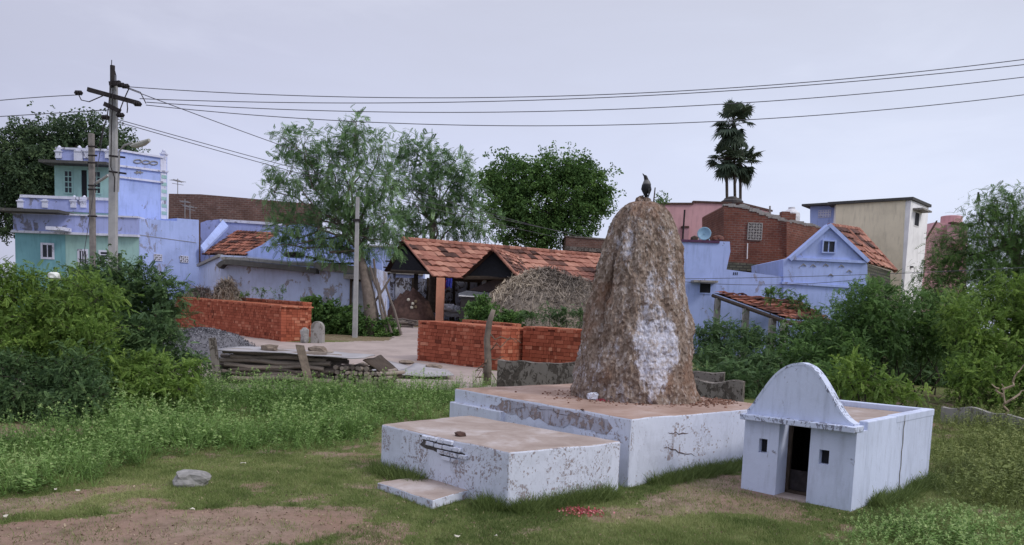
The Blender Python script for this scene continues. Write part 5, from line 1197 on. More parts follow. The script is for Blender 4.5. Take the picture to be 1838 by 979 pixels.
# distant pink building
h = empty('distant_pink_building', at(1700, 570, 60), 'distant pink building with a round roof tank between the cream house and the right tree', 'building')
W = Wall((1660, 60), (1735, 60)); mb = MB(); W.poly(mb, [(1655, 440), (1679, 399), (1735, 404), (1735, 640), (1655, 640)], 5); mb.build('wall', M['pink'], h)
mb = MB(); W.poly(mb, [(1700, 403), (1703, 402), (1737, 409), (1737, 440), (1700, 440)], .4, .6); mb.build('stair_room', pw, h)
mb = MB(); W.line(mb, 1699, 402, 1737, 408, .14, .2, .8); W.line(mb, 1655, 440, 1680, 398, .14, 0, .2); mb.build('roof_edge', M['soil_dark'], h)
mb = MB(); p = at(1707, 404, 62); mb.tube([p + Vector((0, 0, -.5)), p + Vector((0, 0, .62)), p + Vector((0, 0, .66))], [.75, .75, .6], 24); mb.build('round_tank', M['pink'], h)
mb = MB(); q0 = at(1757, 372, 50); mb.tube([q0, at(1757, 345, 50)], .03, 5); mb.prism([at(1756, 345, 50), at(1754.5, 362, 50), at(1760, 361, 50), at(1759, 351, 50)], Vector((0, .1, 0))); tag(mb.build('flag', M['tank_black']), 'narrow dark flag rising left of the right tree top', 'flag')

# ================================================================== BRICK STACKS
def brick_stack(A, B, h_, T, label, seed, nrow=12, group='stacks of fresh red bricks', dents=0):
    """A-B ground line of the front face, T thickness behind it; brick by brick outer skin"""
    random.seed(seed); d = (B - A); d.z = 0; L = d.length; d.normalize(); n = Vector((d.y, -d.x, 0)); n = n if n.y < 0 else -n; rz = math.atan2(d.y, d.x)
    mb = MB(); z0 = A.z - .04; rh = h_ / nrow; sl_ = (tz(B.x, B.y) - tz(A.x, A.y)) / L
    core = lambda s, z, o: A + d * s + n * o + Vector((0, 0, z - A.z + sl_ * s))
    lo_c = [core(q1, z0, q2) for q1, q2 in ((.03, -.03), (L - .03, -.03), (L - .03, -T + .03), (.03, -T + .03))]; mb.hexa(lo_c + [p + Vector((0, 0, h_ - .05)) for p in lo_c], .05)
    for r in range(nrow):
        z = z0 + (r + .5) * rh; s = random.uniform(-.02, .02); top = r == nrow - 1
        while s < L - .03:
            w_ = random.choice([.075, .075, .11, .225]) if random.random() > .15 else .225; w_ = min(w_, L - s)
            if w_ < .03: break
            if not (top and random.random() < .05): mb.box(core(s + w_ / 2, z, -.055 + random.uniform(-.012, .012)), (w_ - .008, .11, rh - .009), rz + random.uniform(-.02, .02), random.gauss(.55, .2))
            s += w_
        for off, sgn in ((L, 1), (0, -1)):
            t = .0
            while t < T - .02:
                w_ = min(random.choice([.11, .225, .225]), T - t); mb.box(core(off - sgn * (.055 + random.uniform(-.01, .01)), z, -t - w_ / 2), (.11, w_ - .009, rh - .009), rz, random.gauss(.6, .2)); t += w_
    t = 0
    while t < L:
        s2 = 0
        while s2 < T - .03: mb.box(core(t + .05, z0 + h_ - .02, -s2 - .1), (.10, .2, .05), rz + random.uniform(-.05, .05), random.gauss(.85, .12)); s2 += .22
        t += .112
    mb.var = [min(1, max(0, v)) for v in mb.var]
    return tag(mb.build('brick_stack', M['stack']), label, 'brick stack', group)
def hpx(px, yt, yb): g1 = gnd(px, yb); return at(px, yt, g1.y).z - g1.z
A, B = gnd(316, 588), gnd(504, 614); hh = hpx(504, 547, 614); brick_stack(A, B, hh, 1.15, 'long red brick stack left of the milestone, nearest row', 1, 13)
dd_ = (B - A).normalized(); nb = Vector((-dd_.y, dd_.x, 0)); nb = nb if nb.y > 0 else -nb
brick_stack(A + nb * 1.9 + dd_ * 1.2, B + nb * 1.9 - dd_ * 1.5, hh + .12, .4, 'red brick row just behind the long stack left of the milestone', 2, 13)
A, B = gnd(749, 648), gnd(898, 666); hh2 = hpx(749, 573, 648); brick_stack(A, B, hh2, 1.3, 'middle red brick stack behind the dead tree stump', 3, 12)
dd_ = (B - A).normalized(); nb = Vector((-dd_.y, dd_.x, 0)); nb = nb if nb.y > 0 else -nb
brick_stack(A + nb * 1.8 + dd_ * .25, A + nb * 1.8 + dd_ * 2.15, hh2 + .07, .45, 'short red brick row behind the middle stack', 4, 12)
A2, B2 = gnd(922, 655), gnd(1068, 668); A2 = A.copy() + dd_ * (B - A).length + nb * .9 + dd_ * .12; B2 = A2 + (gnd(1068, 668) - gnd(922, 655)).normalized() * 3.2; B2.z = tz(B2.x, B2.y)
brick_stack(A2, B2, hh2 + .05, 1.0, 'right red brick stack partly hidden by the mound', 5, 12)
c = at(362, 525, 35.8); heap('thatch_heap', Vector((c.x, 35.9, 0)), 1.5, .6, 1.55, M['sack_brown'], 'brown dry thatch heap behind the left end of the long brick stack', 'thatch heap', 14, 40, .06, .5)
c = at(404, 515, 33.6); heap('thatch_heap', Vector((c.x, 33.75, 0)), .75, .5, 1.95, M['sack_brown'], 'rounded brown mound of dry stalks peeking over the long brick stack', 'thatch heap', 17, 40, .06, .5)


def stalks(o, n, seed, mat='straw', parent_name='stalk_cover'):
    g_ = np.random.default_rng(seed); me = o.data; fv_ = np.array([list(p.center) for p in me.polygons]); nn_ = np.array([list(p.normal) for p in me.polygons])
    ids = g_.integers(0, len(fv_), n); P = fv_[ids] + g_.normal(size=(n, 3)) * .05 + np.array(o.location); A = g_.normal(size=(n, 3)); A[:, 2] -= .6; A -= (A * nn_[ids]).sum(1)[:, None] * nn_[ids] * .7
    V, F, vr = place(sv_t, P, frames(A, g_), g_.uniform(.5, 1.2, n), np.clip(g_.normal(.35, .2, n), 0, 1), g_); fast_mesh(parent_name, V, F, vr, M[mat], o)
for o_ in [o for o in COL.objects if o.name.startswith('thatch_heap')]: stalks(o_, 5000, 5)
# gravel heap
g1 = gnd(362, 648); gh = heap('gravel_heap', Vector((g1.x - .3, g1.y + .9, 0)), 1.75, 1.5, .85, M['gravel'], 'cone of grey crushed gravel at the roadside beside the thicket', 'gravel heap', 21, 60, .10, 1.1)
me = gh.data; fv_ = np.array([list(p.center) for p in me.polygons]); g_ = np.random.default_rng(9); ids = g_.integers(0, len(fv_), 7000)
P = fv_[ids] + np.array(gh.location) + g_.normal(size=(7000, 3)) * np.array([.06, .06, .004]); V, F, vr = place([t_tuft(3, .01, .045, .035, s) for s in range(4)], P, frames(g_.normal(size=P.shape), g_), g_.uniform(.5, 1.2, len(P)), g_.random(len(P)), g_)
fast_mesh('gravel_stones', V, F, vr, M['gravel'], gh)


# ================================================================== ROADSIDE THINGS
def stake(px, yt, yb, px2, w_, label, mat=None, name='stake', grp=None):
    g = gnd(px2, yb); t = at(px, yt, g.y); wid = w_ * g.y / FPX; mb = MB(); d = (t - g).normalized(); a1 = Vector((1, .3, 0)); a1 = (a1 - d * a1.dot(d)).normalized(); a2 = d.cross(a1)
    pts = [g - d * .2, g.lerp(t, .35), g.lerp(t, .7), t]
    for a, b_ in zip(pts[:-1], pts[1:]): pass
    vs = []; 
    for i, p in enumerate(pts):
        for sx, sy in ((-1, -1), (1, -1), (1, 1), (-1, 1)): vs.append(p + a1 * sx * wid / 2 * random.uniform(.88, 1.1) + a2 * sy * wid * .4 * random.uniform(.88, 1.1) + (d * random.uniform(-.04, .04) if i == 3 else Vector((0, 0, 0))))
    fs = [(i * 4 + j, i * 4 + (j + 1) % 4, i * 4 + 4 + (j + 1) % 4, i * 4 + 4 + j) for i in range(3) for j in range(4)] + [(3, 2, 1, 0), (12, 13, 14, 15)]
    mb.add(vs, fs); return tag(mb.build(name, mat or M['old_wall'], bevel=.008), label, name.replace('_', ' '), grp)
random.seed(3)
stake(381, 609, 698, 392, 13, 'dark upright stone post at the left end of the timber pile', name='fence_post')
stake(538, 619, 699, 558, 14, 'leaning stone post in front of the middle of the timber pile', M['stone_brown'], name='fence_post')
stake(144, 583, 668, 222, 11, 'grey concrete post leaning over inside the left thicket', M['pole'], name='fence_post') if False else None
g = gnd(222, 668); mb = MB(); mb.tube([g, at(205, 620, g.y - .2), at(180, 578, g.y - .5)], [.085, .08, .07], 5); tag(mb.build('fence_post', M['pole']), 'pale grey post leaning out of the left thicket', 'fence post')
# milestone
g = gnd(568, 617); h_ = at(568, 577, g.y).z - g.z; wd = 22 * g.y / FPX; prof = []
for i in range(13): a = math.pi * i / 12; prof.append(Vector((g.x + math.cos(a) * wd / 2, g.y, g.z + h_ - wd / 2 + math.sin(a) * wd / 2)))
mb = MB(); mb.prism([Vector((g.x + wd * .52, g.y, g.z - .1))] + prof + [Vector((g.x - wd * .52, g.y, g.z - .1))], Vector((.03, .22, 0))); tag(mb.build('milestone', M['concrete'], bevel=.03), 'round topped grey milestone at the right end of the long brick stack', 'milestone')
rock('stone', (g.x - .42, g.y - .05, g.z), (.3, .25, .62), M['stone'], 'pale upright stone leaning at the left of the milestone', seed=61)
# timber pile: individual poles under a sheet
Ya = gnd(480, 690).y; zg = tz(at(480, 680, Ya).x, Ya)
xa, xb, xc = at(372, 660, Ya).x, at(598, 660, Ya).x, at(688, 660, Ya).x
random.seed(17); pol = None
gt = 'poles in the long timber pile'
for i in range(40):
    lay = i // 5; k = i % 5; r = random.uniform(.042, .062); z = zg + .05 + lay * .088 + random.uniform(-.015, .015); y_ = Ya - .15 + k * .11 + random.uniform(-.03, .03) + lay * .01
    x0 = xa + random.uniform(-.15, .5) + lay * .06; x1 = xb + random.uniform(-.4, .35)
    mb = MB(); n_ = 8; pts = [Vector((x0 + (x1 - x0) * q / n_, y_ + .03 * math.sin(q * 1.3 + i), z + .025 * math.sin(q * .9 + i * 2) + .02 * random.random())) for q in range(n_ + 1)]; mb.tube(pts, [r * random.uniform(.85, 1.1) for _ in pts], 7, random.gauss(.68, .2))
    tag(mb.build('timber_pole', M['greywood'], smooth=False), 'long grey wooden pole lying in the timber pile', 'pole', gt)
for i in range(54):
    col_ = i % 11; lay = i // 11; x = xb + .12 + col_ * .105 + random.uniform(-.03, .03); z = zg + .05 + lay * .095 + random.uniform(-.015, .015)
    if lay * .095 > .46 - .25 * max(0, (x - xb - .5)): continue
    r = random.uniform(.035, .052); mb = MB(); a = Vector((x, Ya - .22 + random.uniform(-.08, .08), z)); b_ = a + Vector((random.uniform(.0, .35), .85, random.uniform(-.02, .05))); mb.tube([a, b_], [r, r * .95], 8, random.gauss(.85, .15))
    tag(mb.build('cut_log', M['greywood']), 'short cut log end in the right part of the timber pile', 'log', 'cut logs at the right of the timber pile')
def sheet(name, pts, mat, label, cat, th=.015, sub=8, wave=.03):
    bm = bmesh.new(); bm.faces.new([bm.verts.new(p) for p in pts]); bmesh.ops.subdivide_edges(bm, edges=bm.edges[:], cuts=sub, use_grid_fill=True)
    for v in bm.verts: v.co.z += wave * mnoise.noise(v.co * 1.7)
    bm.verts.index_update(); mb = MB(); mb.add([v.co.copy() for v in bm.verts], [tuple(v.index for v in f.verts) for f in bm.faces]); bm.free(); o = mb.build(name, mat, smooth=True); md = o.modifiers.new('s', 'SOLIDIFY'); md.thickness = th; md.offset = 0
    return tag(o, label, cat)
top = zg + .74
sheet('cover_sheet', [Vector((xa + .35, Ya - .32, top - .02)), Vector((xb + .9, Ya - .30, top - .10)), Vector((xc + .12, Ya - .1, zg + .18)), Vector((xb + 1.0, Ya + .8, top - .05)), Vector((xa + .5, Ya + .9, top + .08))], M['sheet'], 'grey flat sheet covering the timber pile', 'sheet', .02, 6, .04) if False else None
a = [Vector((xa + .3, Ya - .34, top - .03)), Vector((xb + .75, Ya - .34, top - .06)), Vector((xb + .85, Ya + .35, top - .02)), Vector((xa + .40, Ya + .4, top + .01))]
sheet('cover_sheet', a, M['sheet'], 'grey flat sheet covering the timber pile', 'sheet', .02, 10, .05)
a = [Vector((xb + .70, Ya - .30, top - .10)), Vector((xc + .2, Ya - .05, zg + .16)), Vector((xc + .35, Ya + .7, zg + .2)), Vector((xb + .9, Ya + .8, top - .06))]
sheet('bark_sheet', a, M['darkwood'], 'dark curled sheet sloping down at the right end of the timber pile', 'sheet', .02, 8, .07)
for i, (px, py, s_) in enumerate([(484, 632, .34), (571, 634, .40)]):
    q = at(px, py, Ya + .05); rock('stone', (q.x, Ya + .05, top - .02), (s_, .26, .17), M['stone_brown'], ['flat stone weighing down the left half of the grey cover sheet', 'larger stone weighing down the right half of the grey cover sheet'][i], seed=70 + i, sub=2)
for i, (pts_, lab) in enumerate([([(650, 678), (700, 680), (742, 664), (690, 662)], 'grey sheet lying on the road right of the timber pile, left piece'), ([(700, 681), (815, 683), (800, 669), (748, 664)], 'grey sheet lying on the road before the middle brick stack, right piece')]):
    P_ = [gnd(*p) for p in pts_]; P_ = [p + Vector((0, 0, .10 + (.10 if k == 3 else 0))) for k, p in enumerate(P_)]; sheet('roofing_sheet', P_, M['sheet'], lab, 'sheet', .02, 6, .05)
for i, (px, py) in enumerate([(729, 662), (778, 670)]):
    q = gnd(px, py); rock('stone', (q.x, q.y, q.z + .12), (.42, .3, .12), M['stone_brown'], ['flat brown stone on the left road sheet', 'flat brown stone on the right road sheet by the middle brick stack'][i], seed=80 + i, sub=2)
# dead stump post
g = gnd(872, 692); Yp = g.y; stp_ = empty('dead_tree_stump', g, 'tall dead grey trunk stub standing before the middle brick stack', 'dead tree')
mb = MB(); random.seed(6); mb.tube([at(874, 700, Yp), at(876, 650, Yp), at(874, 610, Yp), at(878, 580, Yp), at(886, 556, Yp)], [.10, .085, .075, .07, .05], 9); mb.build('trunk', M['bark'], stp_, smooth=True)
mb = MB()
for (a, b_) in [((874, 640), (850, 685)), ((876, 650), (905, 640)), ((872, 660), (856, 660)), ((876, 662), (900, 692)), ((874, 630), (930, 612)), ((874, 668), (846, 690)), ((880, 600), (935, 616)), ((873, 655), (862, 690))]: limb(mb, at(*a, Yp), at(*b_, Yp - .1), .018, .006, 6, .10, 5, .5)
mb.build('dry_branches', M['l_twig'], stp_)
# low old walls
def low_wall(pts, label, mat, th=.3, name='low_wall'):
    mb = MB(); 
    for (a, b_) in zip(pts[:-1], pts[1:]):
        A = at(a[0], a[1], a[2]); B = at(b_[0], b_[1], b_[2]); n_ = Vector((B.y - A.y, -(B.x - A.x), 0)).normalized(); n_ = n_ if n_.y > 0 else -n_; m_ = 26
        for i in range(m_):
            p, q = A.lerp(B, i / m_), A.lerp(B, (i + 1) / m_); j1, j2 = .09 * mnoise.noise(p * 2.1), .09 * mnoise.noise(q * 2.1)
            mb.hexa([Vector((p.x, p.y, tz(p.x, p.y) - .2)), Vector((q.x, q.y, tz(q.x, q.y) - .2)), Vector((q.x, q.y, tz(q.x, q.y) - .2)) + n_ * th, Vector((p.x, p.y, tz(p.x, p.y) - .2)) + n_ * th, p + Vector((0, 0, j1)), q + Vector((0, 0, j2)), q + n_ * th + Vector((0, 0, j2)), p + n_ * th + Vector((0, 0, j1))])
    return tag(mb.build(name, mat), label, 'wall')
low_wall([(893, 647, 16.3), (1060, 655, 15.8)], 'low dark old wall between the dead trunk and the mound', M['old_wall'])
low_wall([(1180, 667, 15.2), (1300, 669, 14.8)], 'upper stub of the stepped old wall right of the mound', M['old_wall'])
low_wall([(1180, 680, 14.6), (1334, 687, 14.0)], 'lower step of the old wall right behind the mound platform', M['old_wall'])
low_wall([(1690, 727, 15.5), (1880, 757, 14.2)], 'thin pale low wall in the weeds at the far right', M['concrete'], .15)

# ================================================================== UTILITY POLES AND WIRES
Yp = 24.0
pe = empty('utility_pole', at(203, 690, Yp), 'tall concrete electricity pole with crossarms before the two storey house', 'utility pole')
mb = MB(); a = at(202, 700, Yp); b_ = at(204, 150, Yp); 
for (z0, z1, w0, w1) in [(a.z, b_.z, .26, .20)]:
    mb.hexa([Vector((a.x + sx * w0 / 2, Yp + sy * w0 * .35, a.z)) for sx, sy in ((-1, -1), (1, -1), (1, 1), (-1, 1))] + [Vector((b_.x + sx * w1 / 2, Yp + sy * w1 * .35, b_.z)) for sx, sy in ((-1, -1), (1, -1), (1, 1), (-1, 1))])
mb.build('shaft', M['pole'], pe, bevel=.02)
mb = MB(); mb.tube([at(202, 158, Yp - .05), at(202, 118, Yp - .05)], .07, 8); mb.tube([at(200, 122, Yp), at(200.5, 108, Yp)], .012, 5); mb.build('pole_top_bracket', M['metal'], pe)
def arm(x0, y0, x1, y1, Ya0, Ya1, w_, name='crossarm'):
    mb = MB(); mb.tube([at(x0, y0, Ya0), at(x1, y1, Ya1)], w_, 4); mb.build(name, M['metal'], pe)
arm(158, 161, 250, 186, Yp - .25, Yp - .2, .085); arm(197, 151, 216, 149, Yp - .2, Yp - .2, .08, 'clamp'); arm(188, 187, 215, 200, Yp - .25, Yp - .25, .09, 'clamp')
arm(196, 280, 224, 283, Yp - .15, Yp - .3, .035, 'bracket'); arm(196, 308, 226, 312, Yp - .15, Yp - .3, .035, 'bracket')
def insul(px, py, r=.07, dx=1):
    mb = MB(); p = at(px, py, Yp - .25); 
    for k in (-1, 0, 1): mb.tube([p + Vector((k * .06 - .02, 0, 0)), p + Vector((k * .06 + .02, 0, 0))], r, 10)
    mb.tube([p - Vector((.12, 0, 0)), p + Vector((.12, 0, 0))], r * .4, 6); mb.build('insulator', M['metal'], pe)
for q in ((217, 153), (225, 155), (141, 167), (247, 187), (216, 207), (189, 211)): insul(*q)
mb = MB()
for pts in ([(225, 155), (236, 160), (252, 166), (259, 180), (262, 186)], [(140, 168), (146, 180), (160, 183), (176, 176), (190, 170)], [(228, 182), (229, 195), (228, 203)], [(200, 125), (199, 150), (195, 190), (192, 212), (186, 228), (178, 262)], [(206, 128), (208, 136), (208, 152)], [(232, 158), (222, 180), (216, 196)], [(203, 160), (200, 230), (199, 300), (206, 320), (205, 345)]):
    mb.tube([at(px, py, Yp - .32) for px, py in pts], .016, 4)
mb.build('jumper_cable', M['metal'], pe)
mb = MB(); mb.tube([at(212, 345, Yp - .2), at(213.5, 300, Yp - .25), at(214, 272, Yp - .3), at(222, 262, Yp - .4), at(238, 256, Yp - .6)], .028, 6); la = mb.build('lamp_arm', M['pole'], pe)
mb = MB(); p = [at(236, 262, Yp - .55), at(246, 261, Yp - .65), at(258, 257, Yp - .75), at(268, 252, Yp - .85)]; mb.tube(p, [.04, .085, .085, .05], 8); mb.build('lamp_head', M['lamp'], la)
mb = MB(); mb.tube([at(186, 232, Yp - .1), at(150, 460, Yp + .6)], .010, 4); mb.build('stay_wire', M['wire'], pe)
# second pole
Y2 = 27.0; p2 = empty('utility_pole', at(165, 600, Y2), 'shorter dark concrete pole left of the tall electricity pole', 'utility pole')
mb = MB(); a = at(169, 640, Y2); b_ = at(164, 240, Y2); w0 = .17
mb.hexa([Vector((a.x + sx * w0 / 2, Y2 + sy * .08, a.z)) for sx, sy in ((-1, -1), (1, -1), (1, 1), (-1, 1))] + [Vector((b_.x + sx * .08, Y2 + sy * .07, b_.z)) for sx, sy in ((-1, -1), (1, -1), (1, 1), (-1, 1))]); mb.build('shaft', M['pole_dark'], p2, bevel=.015)
mb = MB(); mb.tube([at(170, 330, Y2 - .15), at(184, 322, Y2 - .3), at(194, 315, Y2 - .5)], .045, 6); mb.build('lamp_bracket', M['pole'], p2)
for yy in (263, 279, 292, 333, 340, 388): mb = MB(); mb.tube([at(158, yy, Y2 - .15), at(174, yy + .6, Y2 - .15)], .03, 5); mb.build('clamp', M['metal'], p2)
# roadside slim pole
g = gnd(637, 606); mb = MB(); b_ = at(642, 354, g.y); w0, w1 = .20, .13
mb.hexa([Vector((g.x + sx * w0 / 2, g.y + sy * .09, g.z - .3)) for sx, sy in ((-1, -1), (1, -1), (1, 1), (-1, 1))] + [Vector((b_.x + sx * w1 / 2, g.y + sy * .06, b_.z)) for sx, sy in ((-1, -1), (1, -1), (1, 1), (-1, 1))])
p3 = empty('utility_pole', g, 'slim pale concrete pole beside the milestone and roadside bush', 'utility pole'); mb.build('shaft', M['pole'], p3, bevel=.012)
mb = MB(); mb.box(at(641, 396, g.y), (.26, .2, .10)); mb.build('clamp', M['metal'], p3)
# wires
def wire(pts, Ys, r, label, n=60):
    """smooth wire through pixels given with distances"""
    P = [at(px, py, Y) for (px, py), Y in zip(pts, Ys)]; t = np.array([0.] + list(np.cumsum([(b - a).length for a, b in zip(P[:-1], P[1:])]))); t /= t[-1]
    deg = min(len(P) - 1, 2); c = [np.polyfit(t, [p[k] for p in P], 1 if k < 2 else deg) for k in range(3)]; q = np.linspace(0, 1, n)
    W_ = [Vector((np.polyval(c[0], s_), np.polyval(c[1], s_), np.polyval(c[2], s_))) for s_ in q]; mb = MB(); mb.tube(W_, r, 4); tag(mb.build('overhead_wire', M['wire'], smooth=True), label, 'wire', 'overhead wires')
Yw = [24, 23.5, 22.8, 22.4]
wire([(226, 154), (800, 180), (1838, 101), (2150, 66)], Yw, .013, 'topmost overhead wire running from the tall pole to the right edge')
wire([(250, 176), (800, 187), (1838, 112), (2150, 80)], Yw, .013, 'second overhead wire from the top running to the right edge')
wire([(262, 182), (850, 206), (1838, 133), (2150, 100)], Yw, .013, 'third overhead wire from the top running to the right edge')
wire([(262, 187), (780, 228), (1838, 164), (2150, 130)], Yw, .013, 'lowest of the four overhead wires running to the right edge')
wire([(-300, 222), (0, 185), (138, 168)], [26, 25, 24], .013, 'upper wire running left from the tall pole crossarm')
wire([(-300, 226), (0, 212), (192, 196)], [26, 25, 24], .013, 'lower wire running left from the tall pole')
wire([(232, 158), (505, 262), (860, 380), (1075, 430)], [24, 30, 42, 56], .014, 'steep wire descending from the pole top through the feathery trees')
wire([(218, 205), (480, 290), (760, 372), (1050, 420)], [24, 30, 42, 56], .014, 'upper of the two lower wires descending behind the slim pole')
wire([(218, 210), (480, 296), (760, 382), (1050, 432)], [24, 30, 42, 56], .014, 'lower of the two lower wires descending behind the slim pole')
wire([(1195, 499), (1400, 502), (1560, 493), (1700, 484), (1870, 480)], [29, 28.4, 28, 27, 26], .013, 'thin wire strung low across the blue gabled house to the right edge')
wire([(1195, 503), (1320, 511), (1440, 510), (1560, 500)], [29, 28.6, 28.4, 28.2], .013, 'thin sagging wire just below the other one on the blue gabled house')

# ================================================================== TREES
T_p = [t_pinnate(.40, 6, .15, .062, .35), t_pinnate(.34, 5, .14, .06, .5), t_pinnate(.46, 7, .14, .056, .25)]
T_d = [t_tuft(9, .16, .17, .09, s) for s in range(4)]
T_s = [t_pinnate(.14, 6, .040, .024, .3), t_pinnate(.11, 5, .038, .023, .5), t_pinnate(.16, 6, .042, .025, .15), t_tuft(8, .06, .05, .032, 77)]
Yt = 33.9
feather = lobes_px([(545, 262, 30), (512, 250, 18), (520, 310, 36), (492, 345, 24), (590, 300, 40, 1), (640, 250, 32), (640, 222, 16), (612, 262, 22), (682, 268, 24), (630, 330, 48, -.5), (560, 365, 40, 1), (525, 400, 28), (600, 400, 44, 0), (655, 390, 42, .8), (690, 330, 30), (690, 400, 30), (640, 435, 26), (500, 415, 20), (570, 440, 22), (530, 440, 16), (605, 455, 18), (655, 455, 16), (495, 440, 12), (700, 440, 18)], Yt)
T_pf = [t_pinnate(.30, 6, .105, .042, .35), t_pinnate(.25, 5, .10, .042, .55), t_pinnate(.36, 7, .10, .040, .25)]
bg_ = Vector((at(668, 600, 33.4).x, 33.4, tz(at(668, 600, 33.4).x, 33.4)))
tree('feathery_tree', feather, [bg_, at(666, 560, 33.4), at(660, 520, 33.5), at(653, 485, 33.7), at(644, 450, 33.9), at(636, 420, 34)], [.36, .30, .24, .19, .15, .12], T_pf, M['l_feather'], M['bark'], 'tall feathery tree with a pale forked trunk behind the slim pole', per=11, size=1.0, csz=.21, k=8, droop=.22, seed=2, inner=.45, dmul=2.1)
f2 = lobes_px([(740, 270, 24), (770, 290, 34), (725, 310, 32), (815, 300, 30), (790, 340, 40), (740, 365, 36), (840, 335, 24), (830, 385, 36), (780, 405, 36), (720, 410, 26), (865, 400, 26), (735, 435, 20)], 48)
tree('feathery_tree', f2, [at(775, 560, 48), at(778, 500, 48), at(776, 440, 48), at(776, 400, 48)], [.3, .26, .2, .16], T_p, M['l_feather'], M['bark'], 'feathery lighter green tree right of the tall one, rising behind the tiled shed', per=4.6, size=1.05, csz=.30, k=8, droop=.2, seed=3, inner=.42, dmul=2.4)
f3 = lobes_px([(900, 310, 28), (935, 325, 36), (905, 360, 36), (985, 312, 32), (1030, 305, 28), (1060, 330, 28), (1020, 345, 46), (960, 375, 46), (1055, 375, 32), (1075, 362, 20), (915, 405, 36), (975, 420, 36), (1035, 410, 32), (1085, 348, 12), (880, 330, 20)], 57)
tree('round_tree', f3, [at(975, 560, 57), at(975, 500, 57), at(975, 440, 57), at(975, 400, 57)], [.5, .42, .35, .3], T_d, M['l_dense'], M['bark_dark'], 'dense dark green round crowned tree left of the mound top', per=3.6, size=1.25, csz=.36, k=9, droop=.1, seed=4, inner=.55)
f4 = lobes_px([(50, 235, 20), (35, 275, 40), (90, 250, 32), (130, 245, 28), (170, 245, 30), (205, 262, 30), (232, 280, 22), (70, 310, 52), (130, 300, 50), (20, 330, 44), (-20, 300, 46), (60, 370, 50), (10, 380, 46), (110, 350, 44)], 47)
tree('broad_tree', f4, [at(60, 560, 47), at(62, 480, 47), at(64, 400, 47), at(66, 350, 47)], [.55, .45, .4, .35], T_d, M['l_far'], M['bark_dark'], 'broad dark tree rising behind the two storey house at the left edge', per=3.4, size=1.15, csz=.4, k=9, droop=.15, seed=5, inner=.55)
f5 = lobes_px([(1790, 360, 22), (1760, 385, 26), (1810, 385, 32), (1840, 370, 30), (1775, 420, 38), (1835, 420, 44), (1730, 425, 24), (1700, 450, 28), (1745, 460, 40), (1800, 470, 46), (1690, 485, 30), (1860, 470, 44), (1720, 505, 36), (1780, 520, 40), (1840, 520, 44), (1670, 520, 26), (1880, 400, 30)], 33)
T_p2 = [t_pinnate(.30, 6, .095, .034, .45), t_pinnate(.26, 5, .09, .034, .7)]
tree('feathery_tree', f5, [at(1825, 640, 33), at(1830, 560, 33), at(1828, 480, 33), at(1815, 430, 33)], [.28, .24, .2, .15], T_p2, M['l_thick'], M['bark'], 'feathery dark tree at the right edge beside the cream house', per=9, size=1.0, csz=.26, k=8, droop=.4, seed=6, inner=.35)

f6 = lobes_px([(1110, 470, 26), (1150, 462, 28), (1190, 470, 26), (1130, 500, 30), (1175, 505, 30), (1090, 500, 24)], 66)
tree('low_tree', f6, [at(1145, 580, 66), at(1145, 540, 66), at(1145, 510, 66), at(1145, 490, 66)], [.3, .25, .2, .15], T_d, M['l_far'], M['bark_dark'], 'low dark tree far behind the mound between shed and blue house', per=1.6, size=1.6, csz=.5, k=8, seed=14)
# palmyra palms
def palm(px, pyc, pyb, Y, R, label, seed, lean=0):
    random.seed(seed); g_ = np.random.default_rng(seed); c = at(px, pyc, Y); b0 = at(px + lean, pyb, Y); b0.z = tz(b0.x, b0.y)
    r = empty('palmyra_palm', b0, label, 'palm', 'palmyra palms'); mb = MB(); mb.tube([b0, b0.lerp(c, .35), b0.lerp(c, .7), c], [.22, .16, .14, .15], 9); mb.build('trunk', M['bark_dark'], r, smooth=True)
    vs = []; fs = []; vr = []
    st = MB()
    for i in range(44):
        el = random.uniform(-1.45, 1.35); az = random.uniform(0, 6.28); d = Vector((math.cos(az) * math.cos(el), math.sin(az) * math.cos(el), math.sin(el)))
        hub = c + d * R * random.uniform(.34, .72); st.tube([c, hub], [.04, .025], 4)
        side = d.cross(Vector((0, 0, 1))).normalized(); nrm = side.cross(d).normalized(); nb_ = 15; fl_ = R * random.uniform(.34, .56)
        for k in range(nb_):
            a = (k / (nb_ - 1) - .5) * 3.7; dd = (d * math.cos(a) + side * math.sin(a)).normalized(); tw = nrm * (.12 if k % 2 else -.12); tip = hub + dd * fl_ * random.uniform(.8, 1.1) + Vector((0, 0, -random.uniform(.1, .4) * fl_)) ; mid_ = hub + dd * fl_ * .55; pw_ = dd.cross(nrm).normalized() * fl_ * .085
            n0 = len(vs); vs += [tuple(hub), tuple(mid_ + pw_ + tw * .2), tuple(tip), tuple(mid_ - pw_ - tw * .2)]; fs.append((n0, n0 + 1, n0 + 2, n0 + 3)); vr.append(min(1, max(0, random.gauss(.62 if el > 0 else .30, .12))))
    fast_mesh('fronds', vs, fs, vr, M['l_palm'], r); st.build('petioles', M['bark_dark'], r)
palm(1317, 222, 560, 80, 2.5, 'tallest palmyra palm standing behind the pink house', 1, 8)
palm(1304, 287, 560, 80, 2.0, 'left shorter palmyra palm of the three behind the pink house', 2, 6)
palm(1329, 292, 560, 82, 2.15, 'right shorter palmyra palm of the three behind the pink house', 3, 2)

